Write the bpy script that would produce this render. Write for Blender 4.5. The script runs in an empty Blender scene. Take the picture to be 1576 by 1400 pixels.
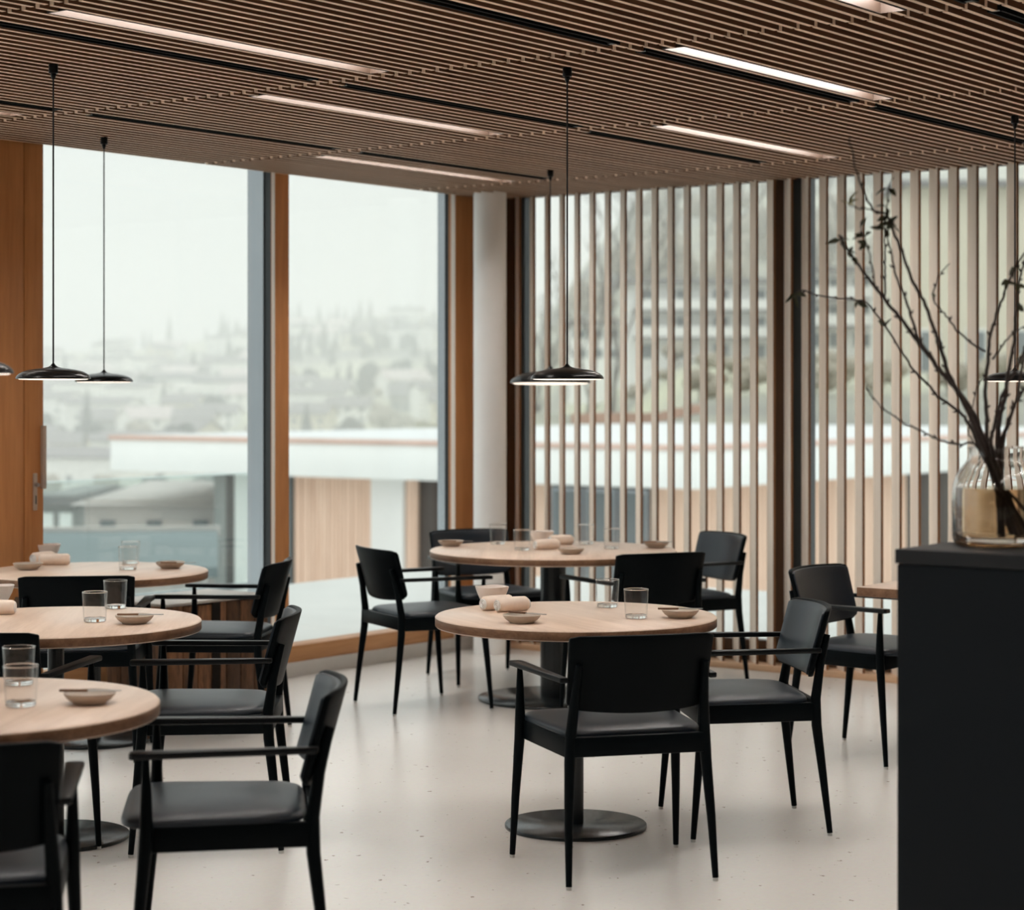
import bpy, bmesh, math, random
from mathutils import Vector, Matrix, noise as mnoise

random.seed(7)
sc = bpy.context.scene
COL = sc.collection
PI = math.pi
R = math.radians

# ------------------------------------------------------------------ camera, sky, exposure
YAW, EYE, FPX, UC, VH = 0.6373, 1.53, 3230.0, 788.0, 603.0
CA, SA = math.cos(YAW), math.sin(YAW)
cam_d = bpy.data.cameras.new('camera')
cam = bpy.data.objects.new('camera', cam_d)
COL.objects.link(cam)
cam.location = (0, 0, EYE)
cam.rotation_euler = (PI / 2, 0, YAW - PI / 2)
cam_d.sensor_fit = 'HORIZONTAL'
cam_d.sensor_width = 36.0
cam_d.lens = FPX / 1576 * 36.0
cam_d.shift_y = -(700 - VH) / 1576
cam_d.clip_start = 0.05
cam_d.clip_end = 6000
cam_d.dof.use_dof = True
cam_d.dof.focus_distance = 7.3
cam_d.dof.aperture_fstop = 3.0
sc.camera = cam

SKY_H = 0.62          # horizon radiance of the overcast sky
world = bpy.data.worlds.new('overcast_sky')
sc.world = world
world.use_nodes = True
wn, wl = world.node_tree.nodes, world.node_tree.links
wn.clear()
w_out = wn.new('ShaderNodeOutputWorld')
w_bg = wn.new('ShaderNodeBackground')
w_tc = wn.new('ShaderNodeTexCoord')
w_sp = wn.new('ShaderNodeSeparateXYZ')
w_mx = wn.new('ShaderNodeMath'); w_mx.operation = 'MAXIMUM'; w_mx.inputs[1].default_value = 0.0
w_ma = wn.new('ShaderNodeMath'); w_ma.operation = 'MULTIPLY_ADD'          # CIE overcast sky: L = Lh (1 + 2 sin h)
w_ma.inputs[1].default_value = 2.0 * SKY_H
w_ma.inputs[2].default_value = SKY_H
wl.new(w_tc.outputs['Generated'], w_sp.inputs[0])
wl.new(w_sp.outputs['Z'], w_mx.inputs[0])
wl.new(w_mx.outputs[0], w_ma.inputs[0])
w_bg.inputs['Color'].default_value = (0.965, 1.0, 0.985, 1)
wl.new(w_ma.outputs[0], w_bg.inputs['Strength'])
wl.new(w_bg.outputs[0], w_out.inputs[0])

sc.view_settings.view_transform = 'Standard'
sc.view_settings.look = 'None'
sc.view_settings.gamma = 1.0
sc.view_settings.exposure = 0.22
sc.view_settings.use_curve_mapping = False
cy = sc.cycles
cy.max_bounces = 16
cy.diffuse_bounces = 5
cy.glossy_bounces = 4
cy.transmission_bounces = 14
cy.transparent_max_bounces = 16
cy.volume_bounces = 3
cy.sample_clamp_indirect = 6.0
cy.caustics_reflective = False
cy.caustics_refractive = False
try:
    cy.use_denoising = True
except Exception:
    pass


def portal(name, loc, rot, sx, sy):
    d = bpy.data.lights.new(name, 'AREA')
    d.shape = 'RECTANGLE'; d.size = sx; d.size_y = sy
    d.cycles.is_portal = True
    o = bpy.data.objects.new(name, d); COL.objects.link(o)
    o.location = loc; o.rotation_euler = rot


# window openings, as sampling portals of the sky (they give no light of their own)
portal('sky_portal', (3.2, 7.95, 1.4), (R(-90), 0, 0), 14.0, 2.8)
portal('sky_portal', (10.35, 4.6, 1.4), (0, R(90), 0), 2.8, 6.0)


def at(u, d):
    """floor-plan point at image column u and depth d metres along the view axis"""
    r = (u - UC) / FPX * d
    return d * CA + r * SA, d * SA - r * CA


def on_z(u, v, z):
    d = (EYE - z) * FPX / (v - VH)
    return at(u, d)


# ------------------------------------------------------------------ mesh helpers
class MB:
    def __init__(s):
        s.v, s.f = [], []

    def add(s, vs, fs):
        o = len(s.v)
        s.v += [tuple(p) for p in vs]
        s.f += [tuple(i + o for i in f) for f in fs]
        return s

    def box(s, x0, x1, y0, y1, z0, z1):
        return s.add([(x0, y0, z0), (x1, y0, z0), (x1, y1, z0), (x0, y1, z0), (x0, y0, z1), (x1, y0, z1), (x1, y1, z1), (x0, y1, z1)],
                     [(3, 2, 1, 0), (4, 5, 6, 7), (0, 1, 5, 4), (1, 2, 6, 5), (2, 3, 7, 6), (3, 0, 4, 7)])

    def obox(s, c, ax, hx, ay, hy, hz):
        """box from centre, horizontal unit axes and half sizes"""
        c = Vector(c); ax = Vector(ax).normalized(); ay = Vector(ay).normalized(); az = ax.cross(ay)
        P = []
        for k in (-1, 1):
            for i, j in ((-1, -1), (1, -1), (1, 1), (-1, 1)):
                P.append(c + ax * hx * i + ay * hy * j + az * hz * k)
        return s.add(P, [(3, 2, 1, 0), (4, 5, 6, 7), (0, 1, 5, 4), (1, 2, 6, 5), (2, 3, 7, 6), (3, 0, 4, 7)])

    def prism(s, pts, z0, z1):
        n = len(pts)
        vs = [(p[0], p[1], z0) for p in pts] + [(p[0], p[1], z1) for p in pts]
        fs = [tuple(range(n - 1, -1, -1)), tuple(range(n, 2 * n))]
        fs += [(i, (i + 1) % n, n + (i + 1) % n, n + i) for i in range(n)]
        return s.add(vs, fs)

    def lathe(s, prof, n=32, c=(0, 0, 0), cap0=True, cap1=True):
        vs, fs = [], []
        for r, z in prof:
            for k in range(n):
                a = 2 * PI * k / n
                vs.append((c[0] + r * math.cos(a), c[1] + r * math.sin(a), c[2] + z))
        m = len(prof)
        for i in range(m - 1):
            for k in range(n):
                k2 = (k + 1) % n
                fs.append((i * n + k, i * n + k2, (i + 1) * n + k2, (i + 1) * n + k))
        if cap0: fs.append(tuple(range(n - 1, -1, -1)))
        if cap1: fs.append(tuple((m - 1) * n + k for k in range(n)))
        return s.add(vs, fs)

    def tube(s, pts, radii, n=8):
        pts = [Vector(p) for p in pts]
        vs, fs = [], []
        up = Vector((0.137, 0.291, 0.95)).normalized()
        prev = None
        for i, p in enumerate(pts):
            a = pts[max(i - 1, 0)]; b = pts[min(i + 1, len(pts) - 1)]
            t = (b - a).normalized()
            if prev is None:
                x = t.cross(up)
                if x.length < 1e-3: x = t.cross(Vector((1, 0, 0)))
            else:
                x = prev - t * prev.dot(t)
            x.normalize(); prev = x
            y = t.cross(x)
            r = radii[i] if isinstance(radii, (list, tuple)) else radii
            for k in range(n):
                q = 2 * PI * k / n
                vs.append(p + x * r * math.cos(q) + y * r * math.sin(q))
        for i in range(len(pts) - 1):
            for k in range(n):
                k2 = (k + 1) % n
                fs.append((i * n + k, i * n + k2, (i + 1) * n + k2, (i + 1) * n + k))
        fs.append(tuple(range(n - 1, -1, -1)))
        fs.append(tuple((len(pts) - 1) * n + k for k in range(n)))
        return s.add(vs, fs)

    def mesh(s, name, m, smooth=True, bevel=0.0, seg=2, angle=38):
        me = bpy.data.meshes.new(name)
        me.from_pydata(s.v, [], s.f)
        bm = bmesh.new(); bm.from_mesh(me)
        bmesh.ops.recalc_face_normals(bm, faces=bm.faces)
        if bevel:
            es = [e for e in bm.edges if len(e.link_faces) == 2 and e.calc_face_angle(0) > R(50)]
            bmesh.ops.bevel(bm, geom=es, offset=bevel, segments=seg, affect='EDGES', profile=0.5, clamp_overlap=True)
        bm.to_mesh(me); bm.free()
        if smooth:
            me.polygons.foreach_set('use_smooth', [True] * len(me.polygons))
            me.set_sharp_from_angle(angle=R(angle))
        if m: me.materials.append(m)
        return me

    def build(s, name, m, parent=None, **k):
        return link(name, s.mesh(name, m, **k), parent)


def link(name, me, parent=None):
    o = bpy.data.objects.new(name, me)
    COL.objects.link(o)
    if parent: o.parent = parent
    return o


def tag(o, label=None, cat=None, group=None, kind=None):
    if label: o['label'] = label
    if cat: o['category'] = cat
    if group: o['group'] = group
    if kind: o['kind'] = kind
    return o


def thing(name, label, cat, loc=(0, 0, 0), rz=0.0, group=None):
    o = bpy.data.objects.new(name, None)
    COL.objects.link(o)
    o.empty_display_size = 0.1
    o.location = loc; o.rotation_euler = (0, 0, rz)
    return tag(o, label, cat, group)


def dup(root, loc, rz, label=None, group=None):
    def cp(o, par):
        c = o.copy(); COL.objects.link(c)
        if par: c.parent = par
        for ch in o.children: cp(ch, c)
        return c
    r = cp(root, None)
    r.location = loc; r.rotation_euler = (0, 0, rz)
    if label: r['label'] = label
    if group: r['group'] = group
    return r


# ------------------------------------------------------------------ materials
def new_mat(name):
    m = bpy.data.materials.new(name)
    m.use_nodes = True
    nt = m.node_tree
    b = nt.nodes['Principled BSDF']
    return m, nt, b


def plain(name, col, rough=0.5, metal=0.0, spec=0.5, var=0.06, scale=6.0, bump=0.0):
    m, nt, b = new_mat(name)
    N, L = nt.nodes, nt.links
    tc = N.new('ShaderNodeTexCoord')
    no = N.new('ShaderNodeTexNoise'); no.inputs['Scale'].default_value = scale; no.inputs['Detail'].default_value = 4
    L.new(tc.outputs['Object'], no.inputs['Vector'])
    mx = N.new('ShaderNodeMix'); mx.data_type = 'RGBA'
    mx.inputs['A'].default_value = tuple(max(c * (1 - var * 2), 0) for c in col) + (1,)
    mx.inputs['B'].default_value = tuple(min(c * (1 + var * 2), 1) for c in col) + (1,)
    L.new(no.outputs['Fac'], mx.inputs['Factor'])
    L.new(mx.outputs['Result'], b.inputs['Base Color'])
    b.inputs['Roughness'].default_value = rough
    b.inputs['Metallic'].default_value = metal
    b.inputs['Specular IOR Level'].default_value = spec
    if bump:
        bp = N.new('ShaderNodeBump'); bp.inputs['Strength'].default_value = bump; bp.inputs['Distance'].default_value = 0.002
        n2 = N.new('ShaderNodeTexNoise'); n2.inputs['Scale'].default_value = scale * 30; n2.inputs['Detail'].default_value = 3
        L.new(tc.outputs['Object'], n2.inputs['Vector'])
        L.new(n2.outputs['Fac'], bp.inputs['Height']); L.new(bp.outputs[0], b.inputs['Normal'])
    return m


def wood(name, c1, c2, axis=0, scale=14.0, rough=0.5, stretch=14.0, spec=0.35, vary=0.10, lamella=None, bump=0.15):
    """long-grained wood; axis = grain direction; each object is a little lighter or darker than the next"""
    m, nt, b = new_mat(name)
    N, L = nt.nodes, nt.links
    tc = N.new('ShaderNodeTexCoord')
    oi = N.new('ShaderNodeObjectInfo')
    sh = N.new('ShaderNodeVectorMath'); sh.operation = 'ADD'
    mu = N.new('ShaderNodeMath'); mu.operation = 'MULTIPLY'; mu.inputs[1].default_value = 37.0
    L.new(oi.outputs['Random'], mu.inputs[0])
    L.new(tc.outputs['Object'], sh.inputs[0]); L.new(mu.outputs[0], sh.inputs[1])
    mp = N.new('ShaderNodeMapping')
    s = [1.0, 1.0, 1.0]; s[axis] = 1.0 / stretch
    mp.inputs['Scale'].default_value = s
    L.new(sh.outputs[0], mp.inputs['Vector'])
    n1 = N.new('ShaderNodeTexNoise'); n1.inputs['Scale'].default_value = scale; n1.inputs['Detail'].default_value = 7; n1.inputs['Roughness'].default_value = 0.6
    n1.inputs['Distortion'].default_value = 0.6
    L.new(mp.outputs[0], n1.inputs['Vector'])
    n2 = N.new('ShaderNodeTexNoise'); n2.inputs['Scale'].default_value = scale * 7; n2.inputs['Detail'].default_value = 3
    L.new(mp.outputs[0], n2.inputs['Vector'])
    ad = N.new('ShaderNodeMath'); ad.operation = 'MULTIPLY_ADD'; ad.inputs[1].default_value = 0.35
    L.new(n2.outputs['Fac'], ad.inputs[0]); L.new(n1.outputs['Fac'], ad.inputs[2])
    cr = N.new('ShaderNodeValToRGB')
    cr.color_ramp.elements[0].position = 0.42; cr.color_ramp.elements[0].color = tuple(c1) + (1,)
    cr.color_ramp.elements[1].position = 0.92; cr.color_ramp.elements[1].color = tuple(c2) + (1,)
    L.new(ad.outputs[0], cr.inputs['Fac'])
    hs = N.new('ShaderNodeHueSaturation')
    mr = N.new('ShaderNodeMapRange'); mr.inputs['To Min'].default_value = 1 - vary; mr.inputs['To Max'].default_value = 1 + vary
    src = oi.outputs['Random']
    if lamella:
        sp = N.new('ShaderNodeSeparateXYZ'); L.new(tc.outputs['Object'], sp.inputs[0])
        dv = N.new('ShaderNodeMath'); dv.operation = 'DIVIDE'; dv.inputs[1].default_value = lamella
        L.new(sp.outputs[1 if axis == 0 else 0], dv.inputs[0])
        fl = N.new('ShaderNodeMath'); fl.operation = 'FLOOR'; L.new(dv.outputs[0], fl.inputs[0])
        wn_ = N.new('ShaderNodeTexWhiteNoise'); wn_.noise_dimensions = '1D'; L.new(fl.outputs[0], wn_.inputs['W'])
        src = wn_.outputs['Value']
    L.new(src, mr.inputs['Value'])
    L.new(mr.outputs[0], hs.inputs['Value'])
    L.new(cr.outputs['Color'], hs.inputs['Color'])
    L.new(hs.outputs['Color'], b.inputs['Base Color'])
    b.inputs['Roughness'].default_value = rough
    b.inputs['Specular IOR Level'].default_value = spec
    if bump:
        bp = N.new('ShaderNodeBump'); bp.inputs['Strength'].default_value = bump; bp.inputs['Distance'].default_value = 0.001
        L.new(n2.outputs['Fac'], bp.inputs['Height']); L.new(bp.outputs[0], b.inputs['Normal'])
    return m


def emit(name, col, strength, base=(0.8, 0.8, 0.8)):
    m, nt, b = new_mat(name)
    b.inputs['Base Color'].default_value = tuple(base) + (1,)
    b.inputs['Emission Color'].default_value = tuple(col) + (1,)
    b.inputs['Emission Strength'].default_value = strength
    b.inputs['Roughness'].default_value = 0.6
    return m


def pane_mat(name, tint=(0.97, 0.985, 0.98), ior=1.45, refl=1.0):
    """flat window glass: see-through with a Fresnel reflection"""
    m = bpy.data.materials.new(name); m.use_nodes = True
    nt = m.node_tree; N, L = nt.nodes, nt.links
    N.clear()
    out = N.new('ShaderNodeOutputMaterial'); mix = N.new('ShaderNodeMixShader')
    tr = N.new('ShaderNodeBsdfTransparent'); tr.inputs[0].default_value = tuple(tint) + (1,)
    gl = N.new('ShaderNodeBsdfGlossy'); gl.inputs['Roughness'].default_value = 0.02
    lw = N.new('ShaderNodeLayerWeight')                    # Schlick's Fresnel, the same from both faces of the sheet
    pw = N.new('ShaderNodeMath'); pw.operation = 'POWER'; pw.inputs[1].default_value = 5.0
    mu = N.new('ShaderNodeMath'); mu.operation = 'MULTIPLY_ADD'; mu.inputs[1].default_value = 0.95 * refl; mu.inputs[2].default_value = 0.04 * refl
    L.new(lw.outputs['Facing'], pw.inputs[0]); L.new(pw.outputs[0], mu.inputs[0]); L.new(mu.outputs[0], mix.inputs[0])
    L.new(tr.outputs[0], mix.inputs[1]); L.new(gl.outputs[0], mix.inputs[2])
    L.new(mix.outputs[0], out.inputs[0])
    return m


def glass_mat(name, col=(1, 1, 1), ior=1.45, rough=0.0):
    """drinking glass: refracts for the eye, lets light through"""
    m, nt, b = new_mat(name)
    b.inputs['Base Color'].default_value = tuple(col) + (1,)
    b.inputs['Transmission Weight'].default_value = 1.0
    b.inputs['Roughness'].default_value = rough
    b.inputs['IOR'].default_value = ior
    return m


def floor_mat():
    m, nt, b = new_mat('polished_screed')
    N, L = nt.nodes, nt.links
    tc = N.new('ShaderNodeTexCoord')
    n0 = N.new('ShaderNodeTexNoise'); n0.inputs['Scale'].default_value = 0.9; n0.inputs['Detail'].default_value = 5
    n1 = N.new('ShaderNodeTexNoise'); n1.inputs['Scale'].default_value = 60; n1.inputs['Detail'].default_value = 3
    vo = N.new('ShaderNodeTexVoronoi'); vo.inputs['Scale'].default_value = 17.0
    n2 = N.new('ShaderNodeTexNoise'); n2.inputs['Scale'].default_value = 90; n2.inputs['Detail'].default_value = 2
    for n in (n0, n1, n2): L.new(tc.outputs['Object'], n.inputs['Vector'])
    # warp the speck outlines a little
    vm = N.new('ShaderNodeVectorMath'); vm.operation = 'MULTIPLY_ADD'
    vm.inputs[1].default_value = (0.03, 0.03, 0.0)
    L.new(n2.outputs['Color'], vm.inputs[0]); L.new(tc.outputs['Object'], vm.inputs[2])
    L.new(vm.outputs[0], vo.inputs['Vector'])
    sepc = N.new('ShaderNodeSeparateColor'); L.new(vo.outputs['Color'], sepc.inputs[0])
    rad = N.new('ShaderNodeMapRange')          # speck radius differs from cell to cell, most cells have none
    rad.inputs['From Min'].default_value = 0.22; rad.inputs['From Max'].default_value = 1.0
    rad.inputs['To Min'].default_value = 0.0; rad.inputs['To Max'].default_value = 0.125
    L.new(sepc.outputs[0], rad.inputs['Value'])
    lt = N.new('ShaderNodeMath'); lt.operation = 'LESS_THAN'
    L.new(vo.outputs['Distance'], lt.inputs[0]); L.new(rad.outputs[0], lt.inputs[1])
    v2 = N.new('ShaderNodeTexVoronoi'); v2.inputs['Scale'].default_value = 42.0
    L.new(vm.outputs[0], v2.inputs['Vector'])
    s2 = N.new('ShaderNodeSeparateColor'); L.new(v2.outputs['Color'], s2.inputs[0])
    r2 = N.new('ShaderNodeMapRange'); r2.inputs['From Min'].default_value = 0.32; r2.inputs['From Max'].default_value = 1.0
    r2.inputs['To Min'].default_value = 0.0; r2.inputs['To Max'].default_value = 0.12
    L.new(s2.outputs[1], r2.inputs['Value'])
    lt2 = N.new('ShaderNodeMath'); lt2.operation = 'LESS_THAN'
    L.new(v2.outputs['Distance'], lt2.inputs[0]); L.new(r2.outputs[0], lt2.inputs[1])
    base = N.new('ShaderNodeMix'); base.data_type = 'RGBA'
    base.inputs['A'].default_value = (0.72, 0.695, 0.66, 1); base.inputs['B'].default_value = (0.86, 0.84, 0.80, 1)
    L.new(n0.outputs['Fac'], base.inputs['Factor'])
    b2 = N.new('ShaderNodeMix'); b2.data_type = 'RGBA'; b2.blend_type = 'MULTIPLY'; b2.inputs['Factor'].default_value = 0.12
    L.new(base.outputs['Result'], b2.inputs['A']); L.new(n1.outputs['Color'], b2.inputs['B'])
    b3 = N.new('ShaderNodeMix'); b3.data_type = 'RGBA'; b3.inputs['B'].default_value = (0.30, 0.23, 0.19, 1)
    L.new(b2.outputs['Result'], b3.inputs['A'])
    f2 = N.new('ShaderNodeMath'); f2.operation = 'MULTIPLY'; f2.inputs[1].default_value = 0.65; L.new(lt2.outputs[0], f2.inputs[0])
    f3 = N.new('ShaderNodeMath'); f3.operation = 'MAXIMUM'; f1 = N.new('ShaderNodeMath'); f1.operation = 'MULTIPLY'; f1.inputs[1].default_value = 0.95
    L.new(lt.outputs[0], f1.inputs[0]); L.new(f1.outputs[0], f3.inputs[0]); L.new(f2.outputs[0], f3.inputs[1])
    L.new(f3.outputs[0], b3.inputs['Factor'])
    L.new(b3.outputs['Result'], b.inputs['Base Color'])
    b.inputs['Roughness'].default_value = 0.26
    b.inputs['Specular IOR Level'].default_value = 0.6
    return m


M = {}
M['floor'] = floor_mat()
M['black_wood'] = plain('black_stained_wood', (0.0022, 0.0038, 0.0048), rough=0.42, spec=0.06, var=0.1, scale=20)
M['leather'] = plain('black_leather', (0.0075, 0.0148, 0.0240), rough=0.38, spec=0.5, var=0.1, scale=12, bump=0.12)
M['glide'] = plain('pale_glide', (0.5, 0.5, 0.48), rough=0.5)
M['table_wood'] = wood('ash_table_top', (0.60, 0.44, 0.335), (0.78, 0.615, 0.495), axis=0, scale=16, stretch=12, rough=0.36, spec=0.5, vary=0.05, lamella=0.085)
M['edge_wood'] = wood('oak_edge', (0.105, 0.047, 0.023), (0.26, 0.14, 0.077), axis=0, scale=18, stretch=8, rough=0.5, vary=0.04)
M['table_steel'] = plain('black_steel', (0.0085, 0.0125, 0.015), rough=0.26, spec=0.5, var=0.05)
M['slat_side'] = wood('shaded_slat_flank', (0.125, 0.048, 0.018), (0.205, 0.088, 0.039), axis=0, scale=10, stretch=20, rough=0.6, vary=0.15, bump=0)  # shade in the gaps between slats is put into this darker flank
M['fin_edge'] = wood('shaded_fin_edge', (0.15, 0.062, 0.020), (0.24, 0.105, 0.040), axis=2, scale=12, stretch=24, rough=0.5, vary=0.2, bump=0)  # shade on the room-side edge is put into this darker wood
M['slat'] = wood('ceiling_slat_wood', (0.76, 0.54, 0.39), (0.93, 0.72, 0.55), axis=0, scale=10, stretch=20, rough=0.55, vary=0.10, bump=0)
M['void'] = plain('black_ceiling_fleece', (0.009, 0.005, 0.0035), rough=0.9, spec=0.1)
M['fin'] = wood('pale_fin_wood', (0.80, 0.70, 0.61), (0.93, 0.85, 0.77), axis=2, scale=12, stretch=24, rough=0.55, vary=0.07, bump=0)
M['post'] = wood('oak_post', (0.43, 0.170, 0.055), (0.66, 0.31, 0.12), axis=2, scale=9, stretch=12, rough=0.42, vary=0.05)
M['rail'] = wood('oak_rail', (0.36, 0.165, 0.065), (0.60, 0.32, 0.15), axis=0, scale=9, stretch=12, rough=0.45, vary=0.05)
M['rail_y'] = wood('pale_rail_wood', (0.48, 0.30, 0.18), (0.68, 0.46, 0.30), axis=1, scale=9, stretch=12, rough=0.5, vary=0.05)
M['dark_post'] = wood('dark_shaded_oak', (0.06, 0.03, 0.016), (0.12, 0.06, 0.03), axis=2, scale=9, stretch=12, rough=0.5, vary=0.05)  # own dark tone, plus shade put into the corner post and bottom frames
M['alu'] = plain('grey_aluminium', (0.46, 0.50, 0.53), rough=0.16, metal=0.75, var=0.03)
M['dark_alu'] = plain('anthracite_frame', (0.028, 0.036, 0.040), rough=0.4, var=0.03)
M['white_plaster'] = plain('white_plaster', (0.94, 0.935, 0.92), rough=0.6, var=0.02)
M['warm_wall'] = plain('dim_brown_wall', (0.20, 0.15, 0.11), rough=0.7, var=0.05)
M['curb'] = plain('pale_concrete', (0.52, 0.50, 0.47), rough=0.6, var=0.05, scale=8)
M['pane'] = pane_mat('window_glass')
M['rail_glass'] = pane_mat('balustrade_glass', tint=(0.88, 0.925, 0.915), refl=1.0)
M['rail_edge'] = plain('green_glass_edge', (0.66, 0.78, 0.77), rough=0.2, var=0.03)
M['led'] = emit('led_diffuser', (1.0, 0.945, 0.885), 47.0)
M['led_side'] = plain('warm_channel', (0.027, 0.0140, 0.0078), rough=0.5, var=0.02)
M['lamp_black'] = plain('black_lamp_enamel', (0.005, 0.0055, 0.006), rough=0.28, spec=0.22, var=0.05)
M['lamp_glow'] = emit('lamp_diffuser', (1.0, 0.86, 0.72), 1.0)
M['track'] = plain('matt_black_track', (0.004, 0.004, 0.004), rough=0.7, spec=0.1)
M['cable'] = plain('dark_textile_cable', (0.02, 0.018, 0.022), rough=0.7)
M['steel'] = plain('brushed_steel', (0.45, 0.44, 0.43), rough=0.32, metal=0.9, var=0.04)
M['bronze'] = plain('satin_bronze', (0.50, 0.42, 0.35), rough=0.35, metal=0.35, var=0.04)
M['black_arm'] = plain('black_polished_arm', (0.0026, 0.0040, 0.0050), rough=0.34, spec=0.26)
M['cabinet'] = plain('anthracite_lacquer', (0.0075, 0.0105, 0.0135), rough=0.55, spec=0.14, var=0.05, scale=4)
M['cab_top'] = plain('anthracite_top', (0.018, 0.020, 0.023), rough=0.5, spec=0.25, var=0.05, scale=4)
M['tumbler'] = pane_mat('thin_drinking_glass', tint=(0.995, 0.995, 0.993), refl=0.75)
M['tumbler_base'] = glass_mat('thick_glass_base', (0.99, 0.99, 0.985))
M['vase'] = glass_mat('vase_glass', (0.985, 0.98, 0.97))
M['water'] = glass_mat('amber_refraction_water', (0.74, 0.54, 0.33), ior=1.33)  # refraction of the brown room is put into the amber tint
M['bowl'] = plain('pink_white_porcelain', (0.90, 0.82, 0.765), rough=0.45, var=0.02)
M['plate'] = plain('grey_beige_stoneware', (0.47, 0.40, 0.33), rough=0.45, var=0.06, scale=30)
M['napkin'] = plain('cream_cotton', (0.92, 0.78, 0.665), rough=0.85, var=0.04, scale=40, bump=0.4)
M['napkin_end'] = plain('white_rolled_cotton', (0.92, 0.90, 0.87), rough=0.9, var=0.08, scale=120, bump=0.4)
M['bark'] = plain('dark_bark', (0.035, 0.022, 0.017), rough=0.7, var=0.25, scale=60, bump=0.4)
M['leaf'] = plain('dark_green_leaf', (0.045, 0.05, 0.02), rough=0.6, var=0.2, scale=40)
M['leaf_young'] = plain('yellow_green_leaf', (0.22, 0.19, 0.04), rough=0.6, var=0.2, scale=40)
M['old_plank'] = wood('weathered_plank', (0.010, 0.006, 0.004), (0.25, 0.115, 0.052), axis=2, scale=26, stretch=6, rough=0.6, vary=0.6, bump=0.4)
M['old_top'] = plain('pale_sky_lid', (0.42, 0.39, 0.35), rough=0.45, var=0.1, scale=10)  # sky reflection on the lid is put into its pale colour
M['iron'] = plain('rusty_iron', (0.014, 0.011, 0.009), rough=0.7, spec=0.1, var=0.2, scale=30)
# outside
M['terrace'] = plain('terrace_slab', (0.50, 0.51, 0.49), rough=0.6, var=0.05, scale=2)
M['snow'] = plain('thin_snow', (0.62, 0.64, 0.64), rough=0.8, var=0.05, scale=3)
M['fascia'] = plain('white_fascia', (0.92, 0.94, 0.91), rough=0.6, var=0.02, scale=1)
M['copper'] = plain('copper_flashing', (0.70, 0.50, 0.42), rough=0.6, var=0.1, scale=1)
M['cladding'] = wood('larch_cladding', (0.70, 0.47, 0.345), (0.85, 0.63, 0.49), axis=2, scale=3, stretch=8, rough=0.7, vary=0.10, bump=0)
M['far_glass'] = plain('dim_far_window', (0.16, 0.19, 0.20), rough=0.15, var=0.1, scale=1)
M['far_dark'] = plain('dark_far_opening', (0.055, 0.045, 0.04), rough=0.5, var=0.1, scale=1)
M['far_grey'] = plain('grey_far_render', (0.30, 0.30, 0.29), rough=0.8, var=0.08, scale=1)
M['far_white'] = plain('white_far_render', (0.86, 0.86, 0.83), rough=0.8, var=0.05, scale=0.5)
M['far_cream'] = plain('cream_far_render', (0.68, 0.63, 0.50), rough=0.8, var=0.05, scale=0.5)
M['far_pink'] = plain('pink_grey_render', (0.60, 0.53, 0.50), rough=0.8, var=0.06, scale=0.5)
M['far_roof'] = plain('slate_roof', (0.22, 0.21, 0.21), rough=0.8, var=0.12, scale=0.7)
M['far_roof_red'] = plain('faded_tile_roof', (0.56, 0.50, 0.48), rough=0.8, var=0.12, scale=0.7)
M['blue_roof'] = plain('blue_grey_membrane', (0.155, 0.185, 0.195), rough=0.6, var=0.1, scale=0.4)
M['far_tree'] = plain('far_evergreen', (0.045, 0.055, 0.050), rough=0.9, var=0.2, scale=0.4)
M['far_bush'] = plain('winter_bush', (0.33, 0.30, 0.24), rough=0.9, var=0.2, scale=0.6)
M['far_bark'] = plain('bare_tree_bark', (0.17, 0.155, 0.14), rough=0.9, var=0.15, scale=1)
M['red_soil'] = plain('red_brown_edging', (0.50, 0.33, 0.26), rough=0.9, var=0.2, scale=1)


def meadow():
    m, nt, b = new_mat('winter_meadow')
    N, L = nt.nodes, nt.links
    tc = N.new('ShaderNodeTexCoord')
    n = N.new('ShaderNodeTexNoise'); n.inputs['Scale'].default_value = 0.012; n.inputs['Detail'].default_value = 7
    L.new(tc.outputs['Object'], n.inputs['Vector'])
    cr = N.new('ShaderNodeValToRGB')
    e = cr.color_ramp.elements
    e[0].position = 0.36; e[0].color = (0.20, 0.20, 0.19, 1)
    e[1].position = 0.62; e[1].color = (0.50, 0.51, 0.38, 1)
    q = e.new(0.5); q.color = (0.44, 0.44, 0.35, 1)
    L.new(n.outputs['Fac'], cr.inputs['Fac']); L.new(cr.outputs['Color'], b.inputs['Base Color'])
    b.inputs['Roughness'].default_value = 0.95
    b.inputs['Specular IOR Level'].default_value = 0.1
    return m


M['meadow'] = meadow()

# ------------------------------------------------------------------ room shell
YA, XB, ZC = 7.65, 10.08, 2.69          # window wall, slatted wall, underside of the ceiling slats
fl = MB().box(-4, 10.30, -4, 7.90, -0.03, 0.0).build('floor', M['floor']); tag(fl, kind='structure')
ce = MB().box(-4, 10.30, -4, 7.90, 2.765, 2.80).build('ceiling', M['void']); tag(ce, kind='structure')
wb = MB().box(-4.1, -4.0, -4, 7.90, 0, 2.8).build('wall_back', M['warm_wall']); tag(wb, kind='structure')
wf = MB().box(-4, 10.30, -4.1, -4.0, 0, 2.8).build('wall_near', M['warm_wall']); tag(wf, kind='structure')
wl_ = MB().box(-4, 10.30, 7.66, 7.95, 2.765, 3.1).box(-4, -3.8, 7.70, 7.90, 0, 2.765).build('wall_left', M['post']); tag(wl_, kind='structure')
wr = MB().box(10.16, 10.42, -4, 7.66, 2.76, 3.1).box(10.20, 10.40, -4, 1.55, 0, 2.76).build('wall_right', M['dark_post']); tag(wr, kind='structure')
# unseen slab added over the room so that no light falls in from above
rf = MB().box(-4.2, 10.45, -4.2, 8.0, 3.1, 3.4).build('light_block_slab', M['far_grey']); tag(rf, kind='structure')

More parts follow.
